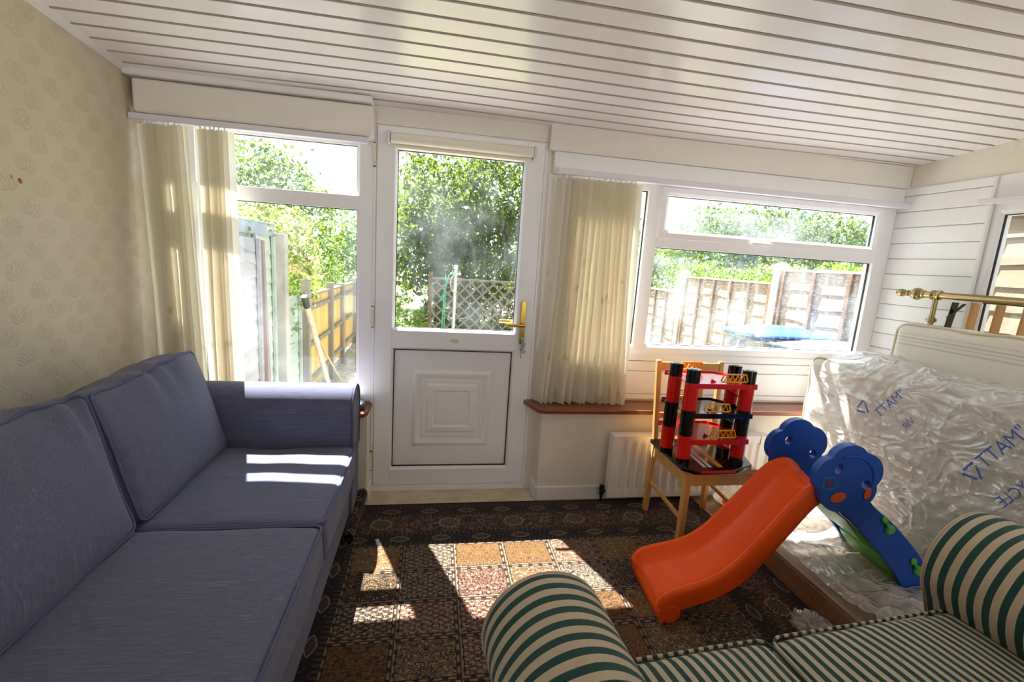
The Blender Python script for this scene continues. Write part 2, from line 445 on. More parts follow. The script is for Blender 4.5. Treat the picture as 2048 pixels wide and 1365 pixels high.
def m_leaf(name, c1, c2, c3, trans=0.38):
    m = Mat(name); r = m.island()
    c = m.ramp(r, [(0.0, c1), (0.5, c2), (1.0, c3)])
    d = m.principled(c, 0.45, spec=0.4); t = m.shader('Translucent', m.mix(0.35, c, '#c8d840'))
    return m.end(m.mixs(trans, d, t))
MT['leaf_dark'] = m_leaf('leaves_dark', '#16290f', '#264418', '#446c26')
MT['leaf_mid'] = m_leaf('leaves_mid', '#2a4a1b', '#426b28', '#6a963e')
MT['leaf_light'] = m_leaf('leaves_light', '#4f7a2a', '#779f3a', '#a9c052')
MT['leaf_blue'] = m_leaf('leaves_bluish', '#28442f', '#3d5f40', '#5f8260')
MT['leaf_rose'] = m_leaf('leaves_rose', '#3f5a2a', '#6f8a46', '#b8a88c')
MT['flower'] = m_leaf('rose_blossom', '#e8b8a4', '#f2d6c4', '#d98f86', 0.3)

def m_ground():
    m = Mat('garden_ground'); X = m.xyz(); n = m.noise(scale=1.2, detail=6); g = m.noise(scale=14, detail=4)
    grass = m.mix(g.ss(0.35, 0.65), '#7f9a4a', '#5c7a34'); soil = m.mix(g.ss(0.3, 0.7), '#b8a888', '#8f8068')
    c = m.mix(n.ss(0.42, 0.56), grass, soil)
    pav = X[1].lt(5.2)
    c = m.mix(pav, c, m.mix(g.ss(0.3, 0.7), '#bdb6aa', '#a39b8e'))
    return m.end(m.principled(c, 0.95, m.bump(g, 0.5, 0.03)))
MT['ground'] = m_ground()

# ------------------------------------------------------------------ mesh helpers
class MB:
    def __init__(s): s.v = []; s.f = []; s.mi = []
    def add(s, vs, fs, mi=0):
        b = len(s.v); s.v += [tuple(p) for p in vs]; s.f += [tuple(i+b for i in f) for f in fs]; s.mi += [mi]*len(fs); return s
    def box(s, x0, x1, y0, y1, z0, z1, mi=0):
        vs = [(x, y, z) for x in (x0, x1) for y in (y0, y1) for z in (z0, z1)]
        return s.add(vs, [(0, 1, 3, 2), (4, 6, 7, 5), (0, 4, 5, 1), (2, 3, 7, 6), (0, 2, 6, 4), (1, 5, 7, 3)], mi)
    def bar(s, a, b, wx, wy, up=(0, 0, 1), mi=0):
        a, b = Vector(a), Vector(b); d = (b-a).normalized(); u = Vector(up)
        if abs(d.dot(u)) > 0.98: u = Vector((0, 1, 0))
        e1 = d.cross(u).normalized(); e2 = e1.cross(d)
        vs = []
        for p in (a, b):
            for i, j in ((-1, -1), (1, -1), (1, 1), (-1, 1)): vs.append(p+e1*wx/2*i+e2*wy/2*j)
        return s.add(vs, [(3, 2, 1, 0), (4, 5, 6, 7), (0, 1, 5, 4), (1, 2, 6, 5), (2, 3, 7, 6), (3, 0, 4, 7)], mi)
    def tube(s, pts, r, n=10, closed=False, mi=0):
        P = [Vector(p) for p in pts]; N = len(P); R = r if isinstance(r, (list, tuple)) else [r]*N
        vs = []; prev = None
        for i in range(N):
            d = (P[(i+1) % N]-P[i-1]) if closed else (P[min(i+1, N-1)]-P[max(i-1, 0)])
            d.normalize()
            if prev is None:
                u = Vector((0, 0, 1)) if abs(d.z) < 0.9 else Vector((1, 0, 0)); e1 = d.cross(u).normalized()
            else:
                e1 = (prev-d*prev.dot(d)).normalized()
            prev = e1; e2 = d.cross(e1)
            for k in range(n):
                a = 2*PI*k/n; vs.append(P[i]+(e1*math.cos(a)+e2*math.sin(a))*R[i])
        fs = []
        for i in range(N if closed else N-1):
            j = (i+1) % N
            for k in range(n):
                fs.append((i*n+k, i*n+(k+1) % n, j*n+(k+1) % n, j*n+k))
        if not closed: fs += [tuple(range(n-1, -1, -1)), tuple((N-1)*n+k for k in range(n))]
        return s.add(vs, fs, mi)
    def lathe(s, prof, c=(0, 0, 0), axis=(0, 0, 1), n=24, mi=0):
        ax = Vector(axis).normalized(); q = Vector((0, 0, 1)).rotation_difference(ax); c = Vector(c)
        vs = []; fs = []
        for r, h in prof:
            for k in range(n):
                a = 2*PI*k/n; vs.append(c+q @ Vector((r*math.cos(a), r*math.sin(a), h)))
        for i in range(len(prof)-1):
            for k in range(n): fs.append((i*n+k, i*n+(k+1) % n, (i+1)*n+(k+1) % n, (i+1)*n+k))
        if prof[0][0] > 1e-5: fs.append(tuple(range(n-1, -1, -1)))
        if prof[-1][0] > 1e-5: fs.append(tuple((len(prof)-1)*n+k for k in range(n)))
        return s.add(vs, fs, mi)
    def prism(s, outline, h0, h1, axis='y', mi=0):
        def m3(p, h):
            a, b = p
            return {'x': (h, a, b), 'y': (a, h, b), 'z': (a, b, h)}[axis]
        n = len(outline); vs = [m3(p, h0) for p in outline]+[m3(p, h1) for p in outline]
        fs = [(i, (i+1) % n, n+(i+1) % n, n+i) for i in range(n)]+[tuple(range(n-1, -1, -1)), tuple(range(n, 2*n))]
        return s.add(vs, fs, mi)
    def grid(s, fn, nu, nv, closeu=False, mi=0):
        vs = [fn(i/(nu if closeu else nu-1), j/(nv-1)) for i in range(nu) for j in range(nv)]
        fs = []
        for i in range(nu if closeu else nu-1):
            for j in range(nv-1):
                i2 = (i+1) % nu; fs.append((i*nv+j, i2*nv+j, i2*nv+j+1, i*nv+j+1))
        return s.add(vs, fs, mi)
    def build(s, name, mat, parent=None, smooth=False, bevel=0.0, seg=2, sub=0, solid=0.0, world=True, weld=False, fixn=True, auto=None):
        off = Vector(parent_world(parent)) if (parent is not None and world) else Vector((0, 0, 0))
        me = bpy.data.meshes.new(name)
        me.from_pydata([(p[0]-off.x, p[1]-off.y, p[2]-off.z) for p in s.v], [], s.f)
        mats = mat if isinstance(mat, (list, tuple)) else [mat]
        for m_ in mats: me.materials.append(MT[m_] if isinstance(m_, str) else m_)
        if len(mats) > 1: me.polygons.foreach_set('material_index', s.mi)
        if fixn or weld:
            bm = bmesh.new(); bm.from_mesh(me)
            if weld: bmesh.ops.remove_doubles(bm, verts=bm.verts, dist=1e-5)
            bmesh.ops.recalc_face_normals(bm, faces=bm.faces); bm.to_mesh(me); bm.free()
        if smooth or auto is not None: me.polygons.foreach_set('use_smooth', [True]*len(me.polygons))
        o = bpy.data.objects.new(name, me); COL.objects.link(o)
        if auto is not None: me.set_sharp_from_angle(angle=math.radians(auto))
        if parent is not None: o.parent = parent
        if solid: md = o.modifiers.new('solid', 'SOLIDIFY'); md.thickness = solid; md.offset = 0
        if bevel:
            md = o.modifiers.new('bevel', 'BEVEL'); md.width = bevel; md.segments = seg; md.limit_method = 'ANGLE'; md.angle_limit = math.radians(40)
            me.polygons.foreach_set('use_smooth', [True]*len(me.polygons))
            md.harden_normals = True
        if sub: md = o.modifiers.new('sub', 'SUBSURF'); md.levels = sub; md.render_levels = sub
        return o
def parent_world(p):
    v = Vector((0, 0, 0))
    while p is not None: v = v+p.location; p = p.parent
    return v
def thing(name, label, cat, loc=(0, 0, 0), rotz=0.0, group=None, kind=None):
    o = bpy.data.objects.new(name, None); COL.objects.link(o); o.location = loc; o.rotation_euler = (0, 0, rotz)
    o.empty_display_size = 0.1
    tag(o, label, cat, group, kind); return o
def tag(o, label=None, cat=None, group=None, kind=None):
    if label: o['label'] = label
    if cat: o['category'] = cat
    if group: o['group'] = group
    if kind: o['kind'] = kind
    return o
def struct(o, label=None, cat=None):
    return tag(o, label, cat, None, 'structure')
def copy_thing(root, loc=None, label=None, rotz=None):
    r = root.copy(); COL.objects.link(r)
    if loc is not None: r.location = loc
    if rotz is not None: r.rotation_euler = (0, 0, rotz)
    if label: r['label'] = label
    def rec(src, dst):
        for ch in src.children:
            c = ch.copy(); COL.objects.link(c); c.parent = dst; rec(ch, c)
    rec(root, r); return r
rng = random.Random(7)
#PART2
# ------------------------------------------------------------------ setting: shell of the room
XL, XR, YW, YB = -1.43, 2.985, 2.65, -2.4       # left wall, right wall, window plane, house side
YL = 2.51                                        # face of the low wall under the sills
CK = 0.0775
def ceil_z(y): return 2.165+CK*(2.65-y)

b = MB().box(XL-0.1, XR+0.12, YB-0.2, YW+0.02, -0.12, 0.0)
struct(b.build('floor', 'floor'))
b = MB().box(XL-0.12, XL, YB, YW+0.1, 0, 2.75)
struct(b.build('wall_left', 'wallpaper'))
# low wall below the sills, and the strip over door and windows
b = MB()
b.box(0.657, XR, YL, YW+0.12, 0, 0.56)
b.box(XL, -0.337, YL, YW+0.12, 0, 0.53)
b.box(XL, XR, YW, YW+0.12, 2.078, 2.30)
b.box(0.604, 0.66, YW, YW+0.12, 0, 2.1); b.box(-0.345, -0.332, YW+0.002, YW+0.12, 0, 2.1)
b.box(XL, -0.34, YW+0.01, YW+0.12, 0.5, 0.57); b.box(0.65, XR, YW+0.021, YW+0.12, 0.5, 0.9); b.box(0.65, XR, YW+0.005, YW+0.02, 0.5, 0.61); b.box(XL, -0.34, YW+0.002, YW+0.12, 2.045, 2.08); b.box(0.65, XR, YW+0.002, YW+0.12, 1.985, 2.08)
struct(b.build('wall_back', 'plaster'))
b = MB()
b.box(-0.335, 0.605, YW-0.012, YW, 2.082, 2.17)
for x in (-0.19, 0.06, 0.33, 0.47): b.box(x, x+0.003, YW-0.0135, YW-0.012, 2.082, 2.17)
struct(b.build('trim_1', 'cream_board', bevel=0.002))
# right wall round its window
b = MB()
b.box(XR, XR+0.12, YB, YW+0.12, 0, 0.93); b.box(XR, XR+0.12, YB, YW+0.12, 1.90, 2.75)
b.box(XR, XR+0.12, 2.135, YW+0.12, 0.93, 1.90); b.box(XR, XR+0.12, YB, 0.50, 0.93, 1.90)
wr = struct(b.build('wall_right', 'plaster'))
b = MB(); z = 0.02
while z < 2.0:
    z1 = min(z+0.0965, 2.04)
    b.box(XR-0.012, XR, 2.125, YW-0.001, z, z1); z += 0.0985
struct(b.build('cladding', 'cladding', wr, bevel=0.006))
b = MB().box(XR-0.022, XR-0.001, 2.112, 2.127, 0.0, 2.04)
b.build('edge_strip', 'skirting', wr, bevel=0.003)
b = MB().box(XR-0.010, XR-0.0005, 0.3, 2.112, 1.905, 2.04)
b.build('fascia_board', 'cladding', wr, bevel=0.003)
# house side behind the viewer, unseen, its openings shaped to let fill light in
b = MB()
b.box(-0.65, 1.42, YB-0.12, YB, 0, 2.75); b.box(XL, -0.65, YB-0.12, YB, 2.2, 2.75); b.box(1.42, XR, YB-0.12, YB, 2.2, 2.75)
struct(b.build('wall_house', 'plaster'))
# ceiling of long plastic planks running across the room, sloping up towards the house
b = MB()
prof = []
y = 2.66
pitch = 0.0985
while y > YB-0.1:
    prof += [(y, 0.0), (y-pitch+0.017, 0.0), (y-pitch+0.014, 0.007), (y-pitch+0.003, 0.007)]
    y -= pitch
nx = 26
vs = []; fs = []; mi = []
for i in range(nx):
    x = XL-0.02+(XR-XL+0.04)*i/(nx-1)
    for (py, dz) in prof:
        sag = 0.006*math.sin((x-0.6)*2.1)*math.sin((py+1.0)*1.1+0.4)
        vs.append((x, py, ceil_z(py)+dz+sag))
n = len(prof)
for i in range(nx-1):
    for j in range(n-1):
        fs.append((i*n+j, i*n+j+1, (i+1)*n+j+1, (i+1)*n+j)); mi.append(1 if j % 4 in (1, 2, 3) else 0)
b.v = vs; b.f = fs; b.mi = mi
ce = struct(b.build('ceiling', ['ceil', 'ceilgroove'], smooth=False, solid=0.0))
b = MB().add([(XL-0.1, YB-0.1, ceil_z(YB-0.1)+0.03), (XR+0.1, YB-0.1, ceil_z(YB-0.1)+0.03), (XR+0.1, 2.78, ceil_z(2.78)+0.03), (XL-0.1, 2.78, ceil_z(2.78)+0.03),
              (XL-0.1, YB-0.1, ceil_z(YB-0.1)+0.14), (XR+0.1, YB-0.1, ceil_z(YB-0.1)+0.14), (XR+0.1, 2.78, ceil_z(2.78)+0.14), (XL-0.1, 2.78, ceil_z(2.78)+0.14)],
             [(0, 1, 2, 3), (7, 6, 5, 4), (0, 4, 5, 1), (1, 5, 6, 2), (2, 6, 7, 3), (3, 7, 4, 0)])
b.build('roof_deck', 'concrete', ce)
# trims where ceiling meets walls
b = MB()
for (xa, xb) in ((XL+0.001, XL+0.034),):
    y0_, y1_ = YB, 2.65
    vs = [(xa, y0_, ceil_z(y0_)-0.018), (xb, y0_, ceil_z(y0_)-0.006), (xb, y0_, ceil_z(y0_)+0.01), (xa, y0_, ceil_z(y0_)+0.01),
          (xa, y1_, ceil_z(y1_)-0.018), (xb, y1_, ceil_z(y1_)-0.006), (xb, y1_, ceil_z(y1_)+0.01), (xa, y1_, ceil_z(y1_)+0.01)]
    b.add(vs, [(0, 1, 2, 3), (7, 6, 5, 4), (0, 4, 5, 1), (1, 5, 6, 2), (2, 6, 7, 3), (3, 7, 4, 0)])
struct(b.build('trim_2', 'skirting'))
b = MB().box(-1.40, -0.326, 2.53, YW-0.001, 1.988, 2.136)
struct(b.build('trim_3', 'cream_board', bevel=0.014, seg=3))
b = MB().box(XL, -0.33, 2.515, YW-0.001, 2.142, 2.176)
struct(b.build('trim_4', 'ceil', bevel=0.01))
b = MB().box(0.606, XR-0.001, 2.60, YW-0.001, 2.036, 2.172)
struct(b.build('trim_5', 'cream_board', bevel=0.004))
b = MB().box(0.640, XR-0.013, 2.612, YW-0.001, 1.918, 2.035)
struct(b.build('trim_6', 'cladding', bevel=0.003))
# baseboards
b = MB(); b.box(0.644, XR, YL-0.014, YL, 0, 0.085); b.box(0.643, 0.657, YL-0.014, YW-0.01, 0, 0.085)
struct(b.build('baseboard_back', 'skirting', bevel=0.005))
b = MB(); b.box(XL, -0.325, YL-0.014, YL, 0, 0.085); b.box(-0.338, -0.324, YL-0.014, YW-0.01, 0, 0.085)
struct(b.build('baseboard_left', 'skirting', bevel=0.005))
# white boards under the right window
b = MB()
for z0, z1 in ((0.602, 0.633), (0.636, 0.784), (0.787, 0.850), (0.853, 0.898)):
    b.box(0.66, XR-0.013, YW-0.010, YW+0.02, z0, z1)
struct(b.build('trim_7', 'cladding', bevel=0.004))

# ------------------------------------------------------------------ windows and door
def ring(mb, x0, x1, z0, z1, prof, plane='y', mi=0):
    """mitred frame: prof = closed list of (inset from the outer rectangle, depth)"""
    n = len(prof); vs = []
    for (cx, cz, sx, sz) in ((x0, z0, 1, 1), (x1, z0, -1, 1), (x1, z1, -1, -1), (x0, z1, 1, -1)):
        for (i, d) in prof:
            a, c = cx+sx*i, cz+sz*i
            vs.append((a, d, c) if plane == 'y' else (d, a, c))
    fs = []
    for k in range(4):
        k2 = (k+1) % 4
        for j in range(n): fs.append((k*n+j, k*n+(j+1) % n, k2*n+(j+1) % n, k2*n+j))
    return mb.add(vs, fs, mi)
def fprof(w, y0, y1, bead=0.016, bd=0.012):
    return [(0, y0), (w-bead, y0), (w-bead+0.003, y0+0.003), (w, y0+bd), (w, y1), (0, y1)]
def pane(name, x0, x1, z0, z1, y, mat, parent, plane='y'):
    mb = MB()
    if plane == 'y': mb.box(x0, x1, y, y+0.006, z0, z1)
    else: mb.box(y, y+0.006, x0, x1, z0, z1)
    return mb.build(name, mat, parent)
def gasket(x0, x1, z0, z1, y, parent, plane='y'):
    mb = ring(MB(), x0-0.002, x1+0.002, z0-0.002, z1+0.002, [(0, y-0.004), (0.005, y-0.003), (0.005, y+0.009), (0, y+0.009)], plane)
    return mb.build('gasket', 'black_rubber', parent)

win1 = struct(thing('window_1', 'white plastic window left of the door, upper and lower panes', 'window', (-0.88, YW, 0.55)))
b = MB(); ring(b, XL, -0.337, 0.565, 2.05, fprof(0.085, YW, YW+0.065)); b.box(XL+0.06, -0.40, YW, YW+0.065, 1.637, 1.71)
b.box(-1.29, -1.20, YW+0.001, YW+0.064, 0.60, 2.0)
b.build('window_frame', 'upvc', win1, bevel=0.003)
for (xa, xb) in ((XL+0.085, -1.29), (-1.20, -0.422)):
    for (za, zb) in ((0.65, 1.637), (1.71, 1.966)):
        pane('pane', xa-0.004, xb+0.004, za-0.004, zb+0.004, YW+0.030, 'glass_left', win1)
        gasket(xa, xb, za, zb, YW+0.026, win1)
o = [(-1.43, 2.65), (-1.43, 2.452), (-0.36, 2.452), (-0.325, 2.49), (-0.318, 2.655), (-0.318, 2.65)]
MB().prism([(-1.43, 2.66), (-1.43, 2.447), (-0.375, 2.447), (-0.345, 2.458), (-0.330, 2.49), (-0.326, 2.66)], 0.531, 0.557, 'z').build('window_sill', 'sillwood', win1, bevel=0.008, seg=3)

win2 = struct(thing('window_2', 'white plastic window right of the door with a long top opener', 'window', (1.82, YW, 0.58)))
b = MB(); ring(b, 0.640, XR-0.004, 0.895, 1.99, fprof(0.058, YW, YW+0.065))
b.box(1.238, 1.317, YW-0.002, YW+0.065, 0.93, 1.95); b.box(1.317, 2.93, YW-0.001, YW+0.064, 1.557, 1.625)
b.box(2.868, XR-0.004, YW-0.0015, YW+0.0655, 0.90, 1.985); b.box(0.66, 1.24, YW-0.001, YW+0.064, 1.880, 1.95); b.box(0.622, 0.758, YW-0.0095, YW-0.0008, 0.902, 1.917); b.box(1.31, 2.93, YW+0.001, YW+0.063, 1.905, 1.96)
b.build('window_frame', 'upvc', win2, bevel=0.003)
b = MB(); ring(b, 1.312, 2.872, 1.612, 1.912, fprof(0.050, YW-0.022, YW+0.03, 0.018))
b.build('sash', 'upvc', win2, bevel=0.004)
pane('pane', 1.36, 2.826, 1.66, 1.866, YW+0.012, 'glass_rain', win2); gasket(1.362, 2.822, 1.662, 1.862, YW+0.008, win2)
pane('pane', 1.313, 2.872, 0.945, 1.561, YW+0.03, 'glass_rain', win2); gasket(1.318, 2.867, 0.953, 1.556, YW+0.026, win2)
pane('pane', 0.752, 1.242, 0.945, 1.885, YW+0.03, 'glass', win2); gasket(0.76, 1.237, 0.953, 1.879, YW+0.026, win2)
b = MB(); b.bar((1.93, YW-0.036, 1.622), (2.06, YW-0.040, 1.618), 0.012, 0.016); b.box(2.035, 2.075, YW-0.034, YW-0.02, 1.609, 1.631)
b.build('window_handle', 'upvc', win2, bevel=0.003)
MB().prism([(XR-0.001, 2.66), (XR-0.001, 2.447), (0.665, 2.447), (0.625, 2.455), (0.612, 2.475), (0.560, 2.66)], 0.562, 0.590, 'z').build('window_sill', 'sillwood', win2, bevel=0.009, seg=3)

win3 = struct(thing('window_3', 'white plastic window in the right wall over the stored beds', 'window', (XR, 1.3, 0.93)))
b = MB(); ring(b, 0.50, 2.135, 0.93, 1.90, [(0, XR+0.002), (0.05, XR+0.002), (0.066, XR+0.016), (0.066, XR+0.07), (0, XR+0.07)], 'x')
b.build('window_frame', 'upvc', win3, bevel=0.003)
pane('pane', 0.56, 2.075, 0.99, 1.84, XR+0.03, 'glass', win3, 'x'); gasket(0.567, 2.068, 0.997, 1.833, XR+0.026, win3, 'x')

door = struct(thing('door_1', 'white plastic garden door with a big pane over a moulded panel', 'door', (0.134, YW, 0)))
b = MB(); ring(b, -0.336, 0.606, -0.03, 2.08, [(0, YW-0.004), (0.012, YW-0.004), (0.016, YW+0.002), (0.016, YW+0.07), (0, YW+0.07)])
b.box(-0.336, 0.606, YW-0.006, YW+0.07, 0.0, 0.040)
b.build('door_frame', 'upvc', door, bevel=0.003)
gx0, gx1 = -0.211, 0.476
b = MB()
LX0, LX1, LY0, LY1 = -0.318, 0.588, YW-0.010, YW+0.05
b.box(LX0, gx0-0.014, LY0, LY1, 0.044, 2.074); b.box(gx1+0.014, LX1, LY0, LY1, 0.044, 2.074)
b.box(gx0-0.014, gx1+0.014, LY0, LY1, 1.981, 2.074); b.box(gx0-0.014, gx1+0.014, LY0, LY1, 0.890, 0.990); b.box(gx0-0.014, gx1+0.014, LY0, LY1, 0.044, 0.144)
for (za, zb) in ((1.004, 1.967), (0.158, 0.876)):
    ring(b, gx0-0.0145, gx1+0.0145, za-0.0145, zb+0.0145, [(0, LY0+0.001), (0.0145, LY0+0.022), (0.0145, LY1-0.002), (0, LY1-0.002)])
b.build('door_leaf', 'upvc', door, bevel=0.003)
pane('pane', gx0-0.004, gx1+0.004, 1.0, 1.971, YW+0.022, 'glass_door', door); gasket(gx0, gx1, 1.004, 1.967, YW+0.018, door)
gasket(gx0, gx1, 0.158, 0.876, YW+0.012, door)
b = MB(); b.box(gx0-0.003, gx1+0.003, YW+0.017, YW+0.035, 0.155, 0.879)
pcx, pcz = 0.131, 0.520; yy = YW+0.017
def sq(h, prof):
    ring(b, pcx-h, pcx+h, pcz-h*1.02, pcz+h*1.02, prof)
sq(0.232, [(0, yy), (0.010, yy-0.009), (0.022, yy-0.012), (0.034, yy-0.006), (0.046, yy), (0.02, yy+0.004)])
sq(0.176, [(0, yy), (0.006, yy-0.003), (0.014, yy-0.001), (0.02, yy), (0.01, yy+0.003)])
sq(0.150, [(0, yy), (0.012, yy-0.007), (0.040, yy-0.009), (0.046, yy-0.004), (0.05, yy), (0.02, yy+0.004)])
b.box(pcx-0.095, pcx+0.095, yy-0.006, yy+0.002, pcz-0.097, pcz+0.097)
b.build('moulded_panel', 'upvc_panel', door, bevel=0.002)
for z in (1.924, 1.062, 0.203):
    h = MB().box(-0.339, -0.322, YW-0.024, YW-0.009, z-0.036, z+0.036).build('hinge', 'hinge', door, bevel=0.003)
    for dz in (-0.047, 0.047): MB().box(-0.338, -0.323, YW-0.023, YW-0.009, z+dz-0.010, z+dz+0.010).build('hinge_knuckle', 'hinge', h, bevel=0.003)
    for dz in (-0.0585, 0.0585): MB().box(-0.337, -0.324, YW-0.022, YW-0.009, z+dz-0.0015, z+dz+0.0015).build('hinge_pin', 'black_rubber', h)
# handle set
pl = [( -0.015, 0.0), (0.015, 0.0), (0.015, 0.245), (0.009, 0.256), (0, 0.260), (-0.009, 0.256), (-0.015, 0.245)]
hp = MB().prism([(0.526+a, 0.935+c) for a, c in pl], LY0-0.010, LY0, 'y').build('door_handle', 'brass', door, bevel=0.003)
b = MB(); b.tube([(0.526, LY0-0.008, 1.052), (0.526, LY0-0.045, 1.052)], 0.009, 12)
b.tube([(0.532, LY0-0.047, 1.052), (0.500, LY0-0.050, 1.052), (0.45, LY0-0.050, 1.051), (0.425, LY0-0.046, 1.051)], [0.011, 0.0105, 0.010, 0.009], 12)
b.build('lever', 'brass', hp, auto=50)
b = MB(); b.tube([(0.52, LY1+0.04, 1.055), (0.40, LY1+0.042, 1.055)], 0.012, 10); b.tube([(0.52, LY1, 1.055), (0.52, LY1+0.045, 1.055)], 0.009, 10)
b.build('outside_lever', 'brass', door, auto=50)
b = MB().lathe([(0.0085, 0.0), (0.0085, 0.012)], (0.526, LY0-0.006, 0.972), (0, -1, 0), 14); b.build('lock_cylinder', 'steel', hp, auto=50)
b = MB().prism([(0.131+0.026*math.cos(a)*(1+0.06*math.cos(6*a)), 0.938+0.013*math.sin(a)) for a in [2*PI*i/28 for i in range(28)]], LY0-0.0012, LY0+0.001, 'y')
m_ = Mat('old_sticker'); X = m_.xyz(); r_ = ((X[0])*(X[0])*0.25+(X[2]-0.0)*(X[2]-0.0)).sqrt()
MT['sticker_old'] = m_.end(m_.principled(m_.mix(m_.noise(scale=130, detail=2).ss(0.4, 0.6), '#e6d98c', '#cfd6c4'), 0.5))
b.build('worn_sticker', 'sticker_old', door)

# keys hanging in the lock
keys = thing('key_bunch', 'small bunch of keys hanging from the door lock', 'keys', (0.526, LY0-0.022, 0.972))
def key(mb, p, ang, L):
    p = Vector(p); d = Vector((math.sin(ang), 0, -math.cos(ang)))
    mb.lathe([(0.011, -0.001), (0.011, 0.001)], p, (0, 1, 0), 16); mb.bar(p, p+d*L, 0.0045, 0.002, (0, 1, 0))
    mb.box(p.x+d.x*L, p.x+d.x*L+0.006, p.y-0.001, p.y+0.001, p.z+d.z*L, p.z+d.z*L+0.010)
b = MB(); b.lathe([(0.012, -0.001), (0.012, 0.001)], (0.526, LY0-0.032, 0.972), (1, 0, 0), 16); b.bar((0.526, LY0-0.028, 0.972), (0.526, LY0-0.006, 0.972), 0.005, 0.002); b.build('key', 'steel', keys)
ringp = [(0.526+0.004*math.cos(a), LY0-0.034+0.012*math.sin(a), 0.958+0.016*math.cos(a)) for a in [2*PI*i/20 for i in range(20)]]
MB().tube(ringp, 0.0012, 6, True).build('key_ring', 'steel', keys, auto=60)
for (dx, dz, a, L) in ((0.006, -0.028, 0.05, 0.05), (-0.004, -0.052, -0.02, 0.052), (0.012, -0.022, 0.12, 0.05)):
    b = MB(); key(b, (0.526+dx, LY0-0.030+dx*0.4, 0.960+dz), a, L); b.build('key', 'steel', keys)

# roller blind rolled up on the door
rb = thing('roller_blind', 'cream roller blind rolled up across the top of the garden door', 'blind', (0.135, LY0-0.03, 2.01))
b = MB().tube([(-0.245, LY0-0.032, 2.012), (0.515, LY0-0.032, 2.012)], 0.027, 20); b.build('rolled_fabric', 'roller', rb, auto=50)
b = MB().box(-0.225, 0.512, LY0-0.016, LY0-0.010, 1.976, 2.01); b.build('hanging_edge', 'roller', rb, bevel=0.002)
b = MB().box(-0.225, 0.512, LY0-0.021, LY0-0.007, 1.968, 1.984); b.build('bottom_bar', 'roller', rb, bevel=0.004)
for x in (-0.262, 0.517):
    b = MB().box(x, x+0.012, LY0-0.062, LY0-0.001, 1.980, 2.044); b.build('bracket', 'rail', rb, bevel=0.006)

# ------------------------------------------------------------------ vertical blinds
def vblind(name, label, loc, rail, slats, wand=None):
    r = thing('vertical_blind', label, 'blind', loc)
    x0, x1, y, z0, z1 = rail
    b = MB(); b.box(x0, x1, y-0.022, y+0.018, z0, z1); b.build('head_rail', 'rail', r, bevel=0.004)
    for (x, yb, ztop, zbot, ang, wdt, lx, curve, sd) in slats:
        R = random.Random(sd); b = MB()
        ca, sa = math.cos(ang), math.sin(ang); n = 11
        ph = R.uniform(0, 6.28); am = R.uniform(0.2, 1.0)*curve
        def fn(u, v):
            t = v; z = ztop+(zbot-ztop)*t
            a2 = ang+0.25*am*math.sin(t*3.2+ph)*t
            s_ = (u-0.5)*wdt
            bow = 0.006*(1-(2*u-1)**2)
            x_ = x+lx*t+0.010*am*math.sin(t*4.5+ph)*t
            y_ = yb+0.012*am*math.sin(t*3.7+ph*2)*t
            return (x_+s_*math.cos(a2)-bow*math.sin(a2), y_+s_*math.sin(a2)+bow*math.cos(a2), z)
        b.grid(fn, 5, n)
        s_ = b.build('slat', 'blind', r, smooth=True)
        hk = MB(); hk.box(x-0.0025, x+0.0025, yb-0.003, yb+0.003, ztop-0.004, z0+0.001); hk.build('hook', 'rail', s_)
    return r
sl_ = []
for i in range(29):
    t = i/28.0; x = 0.672+0.0158*i
    ang = (-0.42 if i % 2 else -1.02)+0.14*math.sin(i*1.7)+(0.25 if i in (19, 28) else 0.0)
    sl_.append((x, 2.578+(0.007 if i % 2 else -0.007)+0.004*math.sin(i*2.3), 1.893, 0.598+0.004*math.sin(i*3.1), ang, 0.088, -0.028+0.075*t+0.020*math.sin(i*2.9), 1.3, 100+i))
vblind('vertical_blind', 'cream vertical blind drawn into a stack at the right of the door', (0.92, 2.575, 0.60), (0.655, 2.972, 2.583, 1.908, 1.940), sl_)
sl_ = []
xs = [-1.365, -1.350, -1.335, -1.315, -1.285, -1.262, -1.238, -1.215, -1.125, -1.105, -1.085, -1.065, -1.045, -1.020]
an = [-0.35, -0.25, -0.3, -0.35, -0.3, -0.25, -0.35, -0.5, -0.6, -0.3, -0.35, -0.3, -0.25, -0.08]
for i, (x, a_) in enumerate(zip(xs, an)):
    sl_.append((x, 2.552+0.003*math.sin(i*2.1), 1.945, 0.60, a_, 0.088, (0.040 if i < 8 else 0.012)+0.006*math.sin(i*2.2), 0.5, 200+i))
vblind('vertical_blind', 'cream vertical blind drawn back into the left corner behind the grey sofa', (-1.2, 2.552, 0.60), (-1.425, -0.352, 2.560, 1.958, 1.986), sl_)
r = thing('blind_rail', 'bare white blind rail over the window in the right wall', 'blind rail', (2.93, 1.3, 1.88))
MB().box(2.905, 2.945, 0.45, 2.145, 1.884, 1.912).build('head_rail', 'rail', r, bevel=0.004)
for y in (0.7, 2.06):
    MB().box(2.93, XR-0.012, y-0.012, y+0.012, 1.908, 1.916).build('bracket', 'rail', r)

